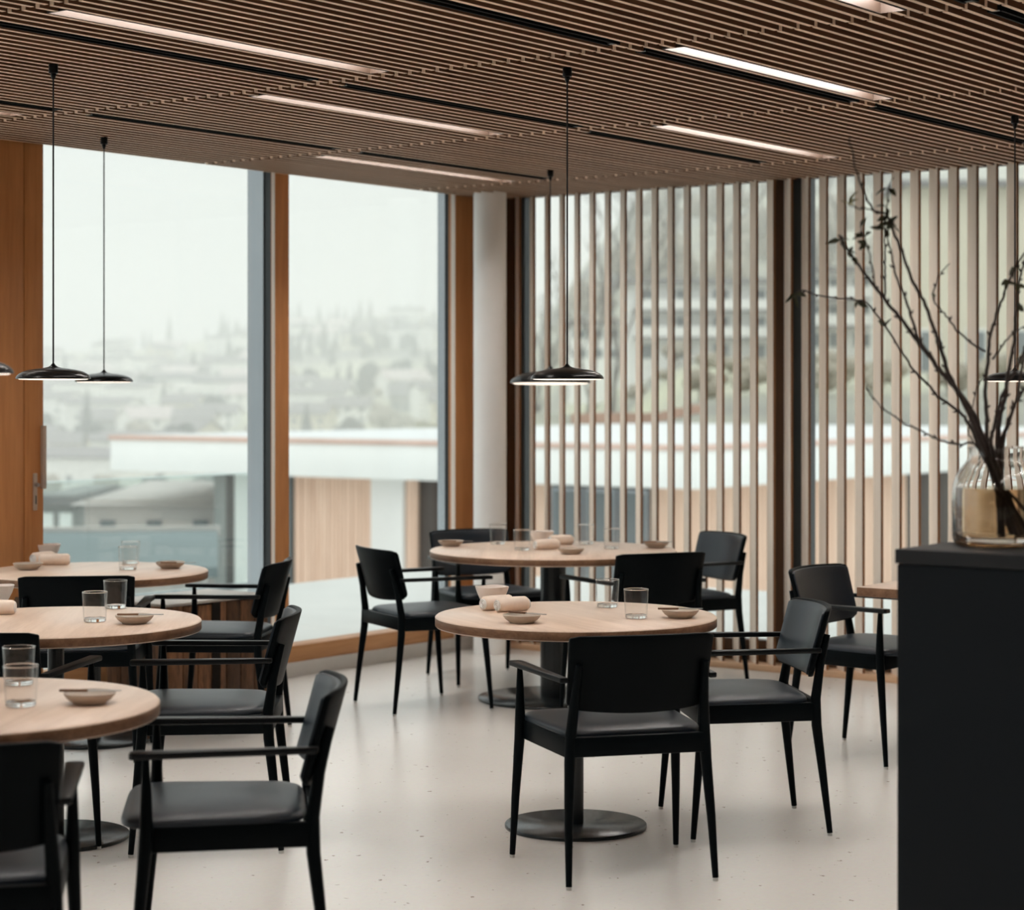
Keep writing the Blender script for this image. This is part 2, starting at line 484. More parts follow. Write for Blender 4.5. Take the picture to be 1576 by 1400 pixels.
# ceiling slats: bays between the joints
PITCH, SW, SH = 0.064, 0.0185, 0.05
JOINTS = [-3.99, -1.0, 0.80, 2.52, 4.235, 5.93, 7.66, 9.395, 10.13]
LIGHTS = [(4, 4.915, 'first'), (4, 6.90, 'x'), (4, 2.85, 'y'), (5, 5.69, 'z'), (5, 3.745, 'w'), (6, 6.915, 'q'), (6, 4.945, 'r')]
TRACKS = [(4, 5.255), (5, 5.245), (4, 6.635), (5, 6.635), (6, 6.685), (4, 3.925), (5, 3.925), (6, 3.90), (4, 2.60), (5, 2.60), (6, 5.30)]
HIDDEN = [(1, 6.5, None), (1, 3.0, None), (1, -.5, None), (2, 5.2, None), (2, 1.8, None), (2, -2, None), (3, 5.9, None), (3, 3.9, None), (3, 1.2, None), (3, -1.4, None), (4, .9, None), (4, -2, None), (5, 1.4, None), (5, -.8, None), (6, 2.6, None), (6, .4, None), (7, 1.2, None)]  # extra light strips out of view, added for room brightness
rows = []
y = YA - 0.035
while y > -3.9:
    rows.append(y); y -= PITCH


def vis(x0, x1, yy):
    """rough number of pixels of the picture along this slat"""
    n = 0
    for k in range(13):
        x = x0 + (x1 - x0) * k / 12
        d = x * CA + yy * SA; r = x * SA - yy * CA
        if d < 0.5: continue
        u = UC + FPX * r / d; v = VH + FPX * (EYE - ZC) / d
        if -10 < u < 1586 and -10 < v < 1410: n += 1.0 / d ** 2
    return n


def snap(yy): return min(rows, key=lambda r_: abs(r_ - yy))
LIGHTS = [(b, snap(l), k) for b, l, k in LIGHTS]; HIDDEN = [(b, snap(l), k) for b, l, k in HIDDEN]; TRACKS = [(b, snap(l)) for b, l in TRACKS]


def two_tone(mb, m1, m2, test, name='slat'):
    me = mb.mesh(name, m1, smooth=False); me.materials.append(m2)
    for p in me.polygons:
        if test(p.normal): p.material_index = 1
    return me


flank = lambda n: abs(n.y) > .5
cands = []
for bay in range(len(JOINTS) - 1):
    x0, x1 = JOINTS[bay] + 0.010, JOINTS[bay + 1] - 0.010
    for yy in rows:
        if any(b == bay and abs(yy - ly) < 0.03 for b, ly, _ in LIGHTS + HIDDEN): continue
        if any(b == bay and abs(yy - ty) < 0.030 for b, ty in TRACKS): continue
        cands.append((vis(x0, x1, yy), bay, x0, x1, yy))
cands.sort(key=lambda c: -c[0])
slat_me = {}
rest = MB()
for k, (n, bay, x0, x1, yy) in enumerate(cands):
    if k < 300:
        if bay not in slat_me:
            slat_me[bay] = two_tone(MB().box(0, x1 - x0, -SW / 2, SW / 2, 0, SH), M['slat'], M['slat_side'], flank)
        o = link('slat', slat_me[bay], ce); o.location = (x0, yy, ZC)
    else:
        rest.box(x0, x1, yy - SW / 2, yy + SW / 2, ZC, ZC + SH)
for bay, ly in [(b, l) for b, l, _ in LIGHTS + HIDDEN] + TRACKS:        # short slat ends between a light and the joint
    for a, b in ((JOINTS[bay] + .010, JOINTS[bay] + .083), (JOINTS[bay + 1] - .083, JOINTS[bay + 1] - .010)):
        rest.box(a, b, ly - SW / 2, ly + SW / 2, ZC, ZC + SH)
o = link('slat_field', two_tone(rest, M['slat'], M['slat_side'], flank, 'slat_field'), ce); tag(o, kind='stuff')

# ------------------------------------------------------------------ window wall (left): frames, panes, door
def pane(name, x0, x1, y0, y1, z0, z1, parent, mat=None):
    return MB().box(x0, x1, y0, y1, z0, z1).build(name, mat or M['pane'], parent, smooth=False)


d1 = MB().box(6.513, 6.625, YA - 0.002, YA + 0.10, 0.12, 2.78).build('door_1', M['post'], bevel=0.003); tag(d1, kind='structure')
MB().box(6.625, 8.215, 7.72, 7.80, 0.10, 0.20).build('bottom_rail', M['rail'], d1, bevel=0.003)
pane('pane', 6.615, 8.22, 7.752, 7.764, 0.19, 2.78, d1)
hp = MB().box(6.560, 6.584, YA - 0.010, YA + 0.0, 0.975, 1.150).build('handle_plate', M['bronze'], d1, bevel=0.0045, seg=3)
MB().tube([(6.572, YA - .004, 1.095), (6.572, YA - .030, 1.095)], .009, n=16).build('knob', M['steel'], hp)
MB().box(6.5695, 6.5745, YA - .0125, YA - .0098, 1.005, 1.045).build('key_slot', M['dark_alu'], hp, smooth=False)
MB().box(6.606, 6.628, YA - 0.022, YA - 0.001, 1.075, 1.372).build('pull_bar', M['bronze'], d1, bevel=0.003)

w1 = MB().box(6.20, 6.508, YA, YA + 0.16, 0.0, 2.78).build('window_1', M['post'], bevel=0.003); tag(w1, kind='structure')
MB().box(3.55, 3.67, YA, YA + 0.16, 0, 2.78).box(0.90, 1.02, YA, YA + 0.16, 0, 2.78).build('mullion', M['post'], w1)
pane('pane', -3.8, .90, 7.752, 7.764, 0.10, 2.78, w1); pane('pane', 1.02, 3.55, 7.752, 7.764, 0.10, 2.78, w1); pane('pane', 3.67, 6.20, 7.752, 7.764, 0.10, 2.78, w1)

w2 = MB().box(8.217, 8.325, YA, YA + 0.017, 0.08, 2.78).box(8.217, 8.325, YA + 0.017, YA + 0.03, 0.08, 2.78).build('window_2', M['post'], smooth=False); tag(w2, kind='structure')
MB().box(8.222, 8.318, YA + 0.03, YA + 0.085, 0.0, 2.78).build('gasket_frame', M['dark_alu'], w2, smooth=False)
MB().box(8.215, 8.300, YA + 0.085, YA + 0.20, 0.0, 2.78).build('outer_frame', M['alu'], w2, smooth=False)
pane('pane', 8.30, 9.80, 7.742, 7.754, 0.15, 2.78, w2)
MB().box(8.325, 9.77, YA + 0.005, YA + 0.14, 0.075, 0.165).build('sill', M['rail'], w2, bevel=0.004)
MB().box(9.772, 9.80, YA + 0.03, YA + 0.075, 0.0, 2.78).build('gasket_frame', M['dark_alu'], w2, smooth=False)
MB().box(9.765, 9.80, YA + 0.075, YA + 0.13, 0.0, 2.78).build('outer_frame', M['alu'], w2, smooth=False)
MB().box(9.770, 9.83, YA + 0.0, YA + 0.05, 0.08, 2.78).box(9.83, 10.20, YA + 0.02, YA + 0.10, 0.08, 2.78).build('end_post', M['post'], w2, smooth=False)
MB().box(8.2125, 8.217, YA, YA + 0.022, 0.08, 2.78).build('lit_edge_strip', M['fin'], w2, smooth=False)  # pale strip colours in the window light on the post's side face
MB().box(9.7655, 9.770, YA, YA + 0.03, 0.08, 2.78).build('lit_edge_strip', M['fin'], w2, smooth=False)
cb = MB().box(-4, 10.16, YA - 0.012, YA + 0.20, 0.0, 0.078).build('baseboard_left', M['curb'], bevel=0.004); tag(cb, kind='structure')

# ------------------------------------------------------------------ slatted wall (right)
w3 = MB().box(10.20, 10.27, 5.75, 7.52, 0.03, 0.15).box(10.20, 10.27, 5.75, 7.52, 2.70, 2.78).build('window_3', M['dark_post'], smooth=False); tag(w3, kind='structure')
pane('pane', 10.232, 10.244, 5.74, 7.50, 0.15, 2.70, w3)
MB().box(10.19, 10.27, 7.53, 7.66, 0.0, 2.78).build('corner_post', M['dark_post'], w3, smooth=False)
MB().box(10.20, 10.30, 7.455, 7.53, 0.0, 2.78).build('outer_frame', M['dark_alu'], w3, smooth=False)
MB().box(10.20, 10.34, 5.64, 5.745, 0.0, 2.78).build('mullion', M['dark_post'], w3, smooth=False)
MB().box(10.205, 10.33, 5.56, 5.64, 0.0, 2.78).build('mullion_cover', M['dark_alu'], w3, smooth=False)
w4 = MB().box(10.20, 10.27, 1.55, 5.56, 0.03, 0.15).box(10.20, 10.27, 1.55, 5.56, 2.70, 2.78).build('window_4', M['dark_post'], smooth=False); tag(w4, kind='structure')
pane('pane', 10.232, 10.244, 1.55, 5.57, 0.15, 2.70, w4)
bbr = MB().box(10.055, 10.20, 1.55, 7.60, 0.0, 0.034).build('baseboard_right', M['rail_y'], bevel=0.003); tag(bbr, kind='structure')
FPHI = R(46)
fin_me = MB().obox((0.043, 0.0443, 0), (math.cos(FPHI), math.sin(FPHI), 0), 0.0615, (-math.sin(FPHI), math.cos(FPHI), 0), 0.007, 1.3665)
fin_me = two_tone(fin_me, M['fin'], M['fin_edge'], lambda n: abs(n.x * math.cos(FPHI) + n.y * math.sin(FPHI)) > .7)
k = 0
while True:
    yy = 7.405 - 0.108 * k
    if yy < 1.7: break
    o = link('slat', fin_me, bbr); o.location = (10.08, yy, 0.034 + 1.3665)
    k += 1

# round column
col_x, col_y = at(754, 12.30)
cl = MB().lathe([(0.0965, 0.0), (0.0965, 2.76)], n=48, c=(0, 0, 0)).build('round_column', M['white_plaster'])
cl.location = (col_x, col_y, 0)
tag(cl, 'white round column in the room corner between window and slats', 'column')

# ------------------------------------------------------------------ ceiling lights and tracks
LNAMES = {'first': 'recessed linear ceiling light, long one at the upper left of the picture',
          'x': 'linear ceiling light cut by the left picture edge above the lamp cords',
          'y': 'linear ceiling light cut off by the top right picture edge',
          'z': 'linear ceiling light just right of the left pendant cords, mid ceiling',
          'w': 'linear ceiling light nearest the top right, one joint past the front pendant cord',
          'q': 'linear ceiling light nearest the window wall, ending above the white column',
          'r': 'linear ceiling light ending above the dark mullion of the slatted wall'}
def led_channel(Lx):
    ch = MB().box(-Lx, Lx, -0.046, -0.040, 0, 0.072).box(-Lx, Lx, 0.040, 0.046, 0, 0.072).box(-Lx, -Lx + .004, -0.04, 0.04, 0, 0.072).box(Lx - .004, Lx, -0.04, 0.04, 0, 0.072).mesh('channel', M['led_side'], smooth=False)
    df = MB().box(-Lx + .004, Lx - .004, -0.040, 0.040, 0.062, 0.072).mesh('diffuser', M['led'], smooth=False)
    return ch, df


for bay, ly, key in LIGHTS + HIDDEN:
    x0, x1 = JOINTS[bay] + 0.085, JOINTS[bay + 1] - 0.085
    Lx = (x1 - x0) / 2
    ch, df = led_channel(Lx)
    if key:
        t = thing('ceiling_light', LNAMES[key], 'ceiling light', ((x0 + x1) / 2, ly, ZC), 0, 'recessed linear ceiling lights')
        link('channel', ch, t); link('diffuser', df, t)
    else:       # unseen copies added behind and beside the camera to brighten the room
        o = link('fill_light_channel', ch, ce); o.location = ((x0 + x1) / 2, ly, ZC)
        link('diffuser', df, o)
TN = ['black lighting track at the upper left between two linear lights', 'black lighting track in the middle of the ceiling left of the front pendant cord',
      'short end of a black lighting track at the left picture edge', 'black lighting track above the left window pane',
      'black lighting track running to the far pendant cord near the column', 'black lighting track starting at the top edge left of the front pendant cord',
      'black lighting track between the two linear lights at the right', 'faint black lighting track at the right above the branches',
      'black lighting track clipped by the upper right corner, nearer piece', 'black lighting track running along the upper right edge',
      'black lighting track ending above the dark mullion']
for (bay, ty), lab in zip(TRACKS, TN):
    x0, x1 = JOINTS[bay] + 0.085, JOINTS[bay + 1] - 0.085
    Lx = (x1 - x0) / 2
    t = thing('lighting_track', lab, 'lighting track', ((x0 + x1) / 2, ty, ZC), 0, 'black lighting tracks in the ceiling')
    MB().box(-Lx, Lx, -0.025, -0.016, -.001, 0.05).box(-Lx, Lx, 0.016, 0.025, -.001, 0.05).box(-Lx, Lx, -0.016, 0.016, 0.022, 0.05).build('track_profile', M['track'], t, smooth=False)
    for a, b in ((-Lx, -Lx + .02), (Lx - .02, Lx)): MB().box(a, b, -0.016, 0.016, 0.002, 0.022).build('end_cap', M['lamp_black'], t, smooth=False)

# ------------------------------------------------------------------ chairs
def back_grid(nx=16, nz=8, off=0.0, inset=0.0):
    P = []
    for j in range(nz + 1):
        t = j / nz
        row = []
        for i in range(nx + 1):
            s = -1 + 2 * i / nx
            hw = 0.236 - inset
            c = max(0.0, (abs(s) - 0.86) / 0.14)
            zb = 0.532 + 0.014 * s * s + 0.016 * c * c + inset
            zt = 0.782 - 0.004 * s * s - 0.006 * c * c - inset
            z = zb + (zt - zb) * t
            tt = (z - 0.53) / 0.25
            yv = -0.213 - 0.068 * tt - 0.050 * (1 - (s * hw / 0.236) ** 2)
            taper = 1 - 0.03 * (1 - t)
            row.append((s * hw * taper, yv + off, z))
        P.append(row)
    return P


def shell(front, back):
    mb = MB()
    nz, nx = len(front) - 1, len(front[0]) - 1
    vs = [p for r in front for p in r] + [p for r in back for p in r]
    n = (nx + 1) * (nz + 1)
    I = lambda j, i, b=0: j * (nx + 1) + i + b * n
    fs = []
    for j in range(nz):
        for i in range(nx):
            fs.append((I(j, i), I(j, i + 1), I(j + 1, i + 1), I(j + 1, i)))
            fs.append((I(j, i, 1), I(j + 1, i, 1), I(j + 1, i + 1, 1), I(j, i + 1, 1)))
    for i in range(nx):
        fs.append((I(0, i), I(0, i, 1), I(0, i + 1, 1), I(0, i + 1)))
        fs.append((I(nz, i), I(nz, i + 1), I(nz, i + 1, 1), I(nz, i, 1)))
    for j in range(nz):
        fs.append((I(j, 0), I(j + 1, 0), I(j + 1, 0, 1), I(j, 0, 1)))
        fs.append((I(j, nx), I(j, nx, 1), I(j + 1, nx, 1), I(j + 1, nx)))
    return mb.add(vs, fs)


def cushion(nr=9, n=48):
    mb = MB(); vs, fs = [], []
    def pt(a, rr, z):
        c, s_ = math.cos(a), math.sin(a)
        e = 0.30
        x = math.copysign(abs(c) ** e, c) * rr; yv = math.copysign(abs(s_) ** e, s_) * rr
        hw = 0.248 + 0.018 * yv
        return (x * hw, yv * 0.232, z)
    prof = [(0.96, 0.452), (0.995, 0.456), (1.0, 0.463), (0.99, 0.470), (0.965, 0.476), (0.91, 0.481), (0.78, 0.486), (0.55, 0.490), (0.3, 0.492)]
    for rr, z in prof:
        for k in range(n):
            vs.append(pt(2 * PI * (k + .5) / n, rr, z))
    m = len(prof)
    for i in range(m - 1):
        for k in range(n):
            k2 = (k + 1) % n
            fs.append((i * n + k, i * n + k2, (i + 1) * n + k2, (i + 1) * n + k))
    vs.append((0, 0, 0.4925)); fs += [((m - 1) * n + k, (m - 1) * n + (k + 1) % n, m * n) for k in range(n)]
    fs.append(tuple(range(n - 1, -1, -1)))
    return mb.add(vs, fs)


def make_chair(label, group):
    t = thing('armchair', label, 'chair', group=group)
    cushion().build('seat_cushion', M['leather'], t, angle=60)
    fr = MB()
    fr.box(-0.25, 0.25, 0.150, 0.178, 0.395, 0.458)                       # front rail
    fr.box(-0.215, 0.215, -0.262, -0.236, 0.400, 0.462)                   # rear rail
    for s in (-1, 1):
        fr.add([(s * 0.262, 0.17, 0.395), (s * 0.236, 0.17, 0.395), (s * 0.206, -0.25, 0.395), (s * 0.232, -0.25, 0.395),
                (s * 0.262, 0.17, 0.458), (s * 0.236, 0.17, 0.458), (s * 0.206, -0.25, 0.458), (s * 0.232, -0.25, 0.458)],
               [(0, 1, 2, 3), (4, 7, 6, 5), (0, 4, 5, 1), (1, 5, 6, 2), (2, 6, 7, 3), (3, 7, 4, 0)])
    fr.build('seat_frame', M['black_wood'], t, bevel=0.004)
    shell(back_grid(off=0.006), back_grid(off=-0.012)).build('backrest', M['black_wood'], t, bevel=0.005, angle=45)
    shell(back_grid(off=0.016, inset=0.007), back_grid(off=0.003, inset=0.007)).build('back_pad', M['leather'], t, bevel=0.005, angle=45)
    for s in (-1, 1):
        fl_ = MB().tube([(s * .285, .200, .010), (s * .279, .184, .20), (s * .270, .166, .40), (s * .269, .163, .46), (s * .269, .163, .56), (s * .270, .164, .634)],
                        [.0095, .0135, .0172, .0172, .0130, .0085], n=12).build('leg', M['black_wood'], t)
        MB().lathe([(.0088, 0.0), (.0088, .011)], n=10, c=(s * .285, .200, 0)).build('glide', M['glide'], fl_)
        rl = MB().tube([(s * .240, -.290, .010), (s * .234, -.268, .20), (s * .224, -.247, .38), (s * .220, -.245, .47), (s * .212, -.262, .58), (s * .206, -.290, .690)],
                       [.0098, .0140, .0180, .0180, .0150, .0110], n=12).build('leg', M['black_wood'], t)
        MB().lathe([(.0090, 0.0), (.0090, .011)], n=10, c=(s * .240, -.290, 0)).build('glide', M['glide'], rl)
        pts = [(s * .232, -.262), (s * .258, -.256), (s * .296, .172), (s * .298, .196), (s * .290, .204), (s * .258, .204), (s * .251, .196), (s * .250, .172)]
        MB().prism(pts, 0.631, 0.648).build('armrest', M['black_arm'], t, bevel=0.004)
    return t


CH = [  # x, y, heading (deg), label, group
    (5.652, 3.775, 51.9, 'black armchair with its back to the viewer, at the thin columned table beside the sideboard', 'chairs at the centre table'),
    (6.447, 3.803, 133.6, 'black armchair seen from the side at the thin columned table, next to the sideboard', 'chairs at the centre table'),
    (8.437, 5.524, 60.9, 'black armchair seen from behind between the near and the far round table', 'chairs at the far round table'),
    (7.998, 6.425, -26.5, 'black armchair standing free before the window, turned toward the thick columned table', 'chairs at the far round table'),
    (8.924, 6.745, 242.8, 'black armchair in front of the white column, partly hidden behind the far round table', 'chairs at the far round table'),
    (9.407, 5.885, 151.3, 'black armchair right in front of the wooden slats at the thick columned table', 'chairs at the far round table'),
    (8.035, 4.035, -92.0, 'black armchair facing right toward the table half hidden by the dark sideboard', 'chair at the right table'),
    (3.912, 3.852, 133.4, 'black armchair nearest the camera in the left row, facing the nearest left table', 'chairs along the left tables'),
    (5.147, 5.135, 128.7, 'black armchair in the middle of the left row, in front of the old plank chest', 'chairs along the left tables'),
    (6.751, 6.651, 120.6, 'black armchair farthest back in the left row, beside the old plank chest', 'chairs along the left tables'),
    (6.043, 6.735, 43.8, 'black armchair seen from behind between the far left and the middle left table', 'chairs seen from behind on the left'),
    (4.509, 5.437, 31.1, 'black armchair cut by the left picture edge between the middle and nearest left table', 'chairs seen from behind on the left'),
    (3.071, 3.851, 49.6, 'black armchair cut off in the bottom left corner, seen from behind', 'chairs seen from behind on the left'),
]
chair0 = None
for x, yv, hd, lab, grp in CH:
    if chair0 is None:
        chair0 = make_chair(lab, grp)
        chair0.location = (x, yv, 0); chair0.rotation_euler = (0, 0, R(hd - 90))
    else:
        dup(chair0, (x, yv, 0), R(hd - 90), lab, grp)


# ------------------------------------------------------------------ tables
def make_table(label, group, x, yv, r, rb, rc, rz):
    t = thing('round_table', label, 'table', (x, yv, 0), rz, group)
    top = MB().lathe([(r - .004, .708), (r, .712), (r, .740), (r - .005, .745)], n=96).build('tabletop', M['table_wood'], t, angle=50)
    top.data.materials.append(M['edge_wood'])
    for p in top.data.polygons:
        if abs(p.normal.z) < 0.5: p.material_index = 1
    MB().lathe([(rc, .012), (rc, .704)], n=28).build('column', M['table_steel'], t)
    MB().lathe([(rb - .002, 0), (rb, .002), (rb, .011), (rb - .003, .014)], n=72).build('base_plate', M['table_steel'], t, angle=50)
    MB().box(-r * .62, r * .62, -.02, .02, .690, .708).box(-.02, .02, -r * .62, r * .62, .690, .708).build('cross_arm', M['table_steel'], t, smooth=False)
    return t


T2u = at(86, 7.2)
make_table('round wooden table with a thin black column nearest the dark sideboard', 'round wooden tables', 6.07, 4.215, .495, .25, .028, R(62))
make_table('large round wooden table with a thick black column, closest to the white room column', 'round wooden tables', 8.53, 6.06, .615, .375, .064, R(35))
make_table('round wooden table closest to the sliding glass door with the handle plate', 'round wooden tables', 6.318, 6.96, .495, .25, .028, R(20))
make_table('round wooden table between the sliding door table and the nearest one, middle of three', 'round wooden tables', T2u[0], T2u[1], .495, .25, .028, R(40))
make_table('round wooden table nearest the camera on the left, cut by the picture edge', 'round wooden tables', 3.42, 4.258, .495, .25, .028, R(30))
t6 = thing('rectangular_table', 'square cornered wooden table peeking out behind the dark sideboard', 'table', (8.218, 3.514, 0))
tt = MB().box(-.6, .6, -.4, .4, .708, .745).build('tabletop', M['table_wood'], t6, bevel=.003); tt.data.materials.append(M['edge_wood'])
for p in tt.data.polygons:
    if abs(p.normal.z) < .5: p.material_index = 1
MB().lathe([(.05, .012), (.05, .704)], n=28).build('column', M['table_steel'], t6)
MB().box(-.38, .38, -.27, .27, 0, .014).build('base_plate', M['table_steel'], t6, bevel=.003)
MB().box(-.45, .45, -.03, .03, .688, .708).build('cross_arm', M['table_steel'], t6, smooth=False)


# ------------------------------------------------------------------ pendant lamps
def make_lamp(label, x, yv, zc, zb, s, group, tilt=0.0, zcan=2.690):
    t = thing('pendant_lamp', label, 'lamp', (x, yv, zb), 0, group)
    Hc = zc - zb
    MB().lathe([(.0165, Hc), (.0165, Hc + .033)], n=20).lathe([(.005, Hc - .022), (.0085, Hc - .010), (.011, Hc)], n=16).build('canopy', M['lamp_black'], t, bevel=0.001)
    MB().tube([(0, 0, .048 * s), (0, 0, Hc - .015)], .0031, n=8).build('cable', M['cable'], t)
    prof = [(.004, .054), (.007, .050), (.011, .0455), (.018, .0415), (.030, .0385), (.050, .0360), (.072, .0330), (.090, .0295), (.106, .0245), (.118, .0180), (.126, .0110), (.1300, .0045), (.1308, .0008),
            (.1290, -.0008), (.1215, .0005)]
    sh = MB().lathe([(r * s, z * s) for r, z in prof], n=64, cap0=True, cap1=False).build('lamp_shade', M['lamp_black'], t, angle=60)
    df = MB().lathe([(.1215 * s, .004 * s), (.1215 * s, -.0015 * s), (.117 * s, -.0035 * s), (.09 * s, -.0045 * s), (.04 * s, -.005 * s)], n=64).build('diffuser', M['lamp_glow'], t, angle=60)
    for o in (sh, df):
        o.rotation_euler = (tilt * -SA, tilt * CA, 0) if tilt else (0, 0, 0)
    return t


ZB = 1.577
def lamp_at(u, v, label, s, tilt=0.0, grp='disc pendant lamps'):
    x, yv = on_z(u, v, 2.657)
    return make_lamp(label, x, yv, 2.657, ZB, s, grp, tilt)


lamp_at(82, 113, 'black disc pendant lamp on the left, the larger looking of the left pair', 1.0)
lamp_at(160, 222, 'black disc pendant lamp in front of the left window pane, over the far left table', 1.0)
lamp_at(873, 118, 'black disc pendant lamp over the centre table, front one of the middle pair', 1.0)
lamp_at(847, 272, 'wide black disc pendant lamp hanging low behind the centre one, over the far table', 1.62, R(1.2))
lamp_at(1562, 190, 'black disc pendant lamp behind the branches at the right picture edge', 1.0)
make_lamp('black disc pendant lamp cut off by the left picture edge', 3.42, 4.258, 2.657, ZB, 1.0, 'disc pendant lamps')


# ------------------------------------------------------------------ things on the tables
def tumbler_me():
    ro = [(.0345, .0), (.0370, .0015), (.0385, .004), (.0435, .100), (.0432, .1014), (.0423, .1014), (.0420, .100), (.0372, .012)]
    a = MB().lathe(ro, n=40, cap0=False, cap1=False).mesh('tumbler', M['tumbler'], angle=40)
    b = MB().lathe([(.034, .0), (.0362, .002), (.0368, .006), (.0362, .0125), (.031, .0110), (.015, .0095)], n=40).mesh('glass_base', M['tumbler_base'], angle=50)
    c = MB().lathe([(.0421, .0990), (.0436, .0990), (.0437, .1010), (.0429, .1020), (.0421, .1010), (.0421, .0990)], n=40, cap0=False, cap1=False).mesh('rim', M['tumbler_base'], angle=60)
    return a, b, c


def bowl_me():
    mb = MB()
    prof = [(.030, 0), (.031, .004), (.040, .016), (.050, .036), (.056, .052), (.059, .063), (.0565, .0635), (.053, .050), (.046, .034), (.034, .014), (.015, .009)]
    mb.lathe(prof, n=48)
    n = 48
    vs = []
    for i, (x, yv, z) in enumerate(mb.v):
        a = math.atan2(yv, x); f = z / .063
        vs.append((x * 1.06 * (1 + .012 * f * math.cos(5 * a)), yv * 1.06 * (1 + .012 * f * math.cos(5 * a)), z * 1.06 * (1 + .016 * f * math.cos(3 * a + .5))))
    mb.v = vs
    return mb.mesh('bowl', M['bowl'], angle=60)


def plate_me():
    return MB().lathe([(.040, 0), (.042, .003), (.055, .012), (.063, .022), (.0655, .0275), (.0635, .0285), (.058, .021), (.046, .010), (.02, .007)], n=48).mesh('small_plate', M['plate'], angle=60)


def napkin_parts():
    body = MB()
    prof, n = [], 26
    L = .068
    vs, fs = [], []
    for j in range(15):
        tq = -1 + 2 * j / 14
        for k in range(n):
            a = 2 * PI * k / n
            rr = .0270 * (1 - .10 * tq * tq) + .0009 * math.sin(3 * a + 2 * tq) + (.0018 if 1.1 < a < 1.45 else 0)
            rr *= (1 - .25 * max(0, abs(tq) - .90) / .1)
            zz = max(math.sin(a) * rr, -.0235)
            vs.append((tq * L, math.cos(a) * rr, zz + .0235))
    for j in range(14):
        for k in range(n):
            k2 = (k + 1) % n
            fs.append((j * n + k, j * n + k2, (j + 1) * n + k2, (j + 1) * n + k))
    body.add(vs, fs)
    end = MB()
    for sgn in (-1, 1):      # spiral of rolled cloth at each end
        pts = [(sgn * (L - .001), .0025 * (1 + a * .42) * math.cos(a), .0235 + .0023 * (1 + a * .42) * math.sin(a)) for a in [i * .45 for i in range(38)]]
        end.tube(pts, .0028, n=6)
        end.add([(sgn * (L - .002), .021 * math.cos(2 * PI * k / 20), .0235 + .0205 * math.sin(2 * PI * k / 20)) for k in range(20)], [tuple(range(20))])
    return body.mesh('rolled_napkin', M['napkin'], angle=60), end.mesh('roll_end', M['napkin_end'], angle=60)


def knife_me():
    a = MB().box(-.078, -.006, -.0055, .0055, 0, .006).mesh('handle', M['edge_wood'], bevel=.0015)
    b = MB().prism([(-.008, -.005), (.070, -.0065), (.079, -.001), (.074, .005), (-.008, .005)], .002, .004).mesh('blade', M['steel'], smooth=False)
    return a, b


TUM, BOW, PLA, NAP, KNI = tumbler_me(), bowl_me(), plate_me(), napkin_parts(), knife_me()
ZT = .7455


def put(kind, u, v, label, group, rz=0.0, z=ZT):
    x, yv = on_z(u, v, z)
    if kind == 'glass':
        o = link('tumbler', TUM[0]); cat = 'glass'; link('glass_base', TUM[1], o); link('rim', TUM[2], o)
    elif kind == 'bowl': o = link('bowl', BOW); cat = 'bowl'
    elif kind == 'plate': o = link('small_plate', PLA); cat = 'plate'
    elif kind == 'napkin':
        o = link('rolled_napkin', NAP[0]); cat = 'napkin'; link('roll_end', NAP[1], o)
    elif kind == 'knife':
        o = thing('table_knife', label, 'knife'); cat = 'knife'; link('handle', KNI[0], o); link('blade', KNI[1], o)
    o.location = (x, yv, z); o.rotation_euler = (0, 0, rz)
    tag(o, label, cat, group)
    return o


VIEWX = YAW - PI / 2           # rotation that lays a thing's x axis along the picture's horizontal
G = 'tumblers', 'rolled napkins', 'small stoneware plates', 'porcelain bowls', 'table knives'
# centre table
put('bowl', 757, 930, 'pinkish white bowl behind the rolled napkins on the centre table', G[3], .4)
put('napkin', 788, 940, 'rolled cream napkin in front of the bowl on the centre table, front one of two', G[1], VIEWX + R(36))
put('napkin', 765, 937.5, 'rolled napkin mostly hidden behind the front one on the centre table', G[1], VIEWX + R(40))
put('plate', 803, 958, 'small grey plate in front of the rolled napkin on the centre table', G[2])
put('glass', 935, 934, 'empty tumbler on the centre table, farther back of its two', G[0])
put('glass', 979, 951, 'empty tumbler on the centre table, nearer and right of its two', G[0])
put('plate', 1047, 950, 'small grey plate with a knife across it near the right rim of the centre table', G[2])
put('knife', 1047, 937.5, 'table knife laid across the right plate of the centre table', G[4], VIEWX, ZT + .0288)
put('knife', 812, 944.5, 'table knife resting on the plate by the napkin on the centre table', G[4], VIEWX - R(35), ZT + .0288)
# far table
put('plate', 694, 840, 'small plate at the left rim of the far table', G[2])
put('glass', 766, 837, 'tumbler in front of the dark chair back on the far table, leftmost', G[0])
put('glass', 803.5, 846.5, 'tumbler on the far table just left of the bowl', G[0])
put('bowl', 834, 837, 'white bowl behind the napkins on the far table', G[3])
put('napkin', 841, 845, 'rolled napkin in front of the bowl on the far table', G[1], VIEWX + R(30))
put('napkin', 863, 838, 'rolled napkin right behind the front one on the far table', G[1], VIEWX + R(28))
put('plate', 879, 852, 'small plate at the middle front of the far table', G[2])
put('glass', 902, 837, 'tumbler on the far table, left of the right hand pair', G[0])
put('glass', 941.5, 844, 'tumbler on the far table, rightmost', G[0])
put('plate', 1010, 842, 'small plate at the right rim of the far table', G[2])
put('knife', 1012, 834.5, 'table knife on the right plate of the far table', G[4], VIEWX, ZT + .0288)
put('knife', 704, 833.5, 'table knife on the left plate of the far table', G[4], VIEWX, ZT + .0288)
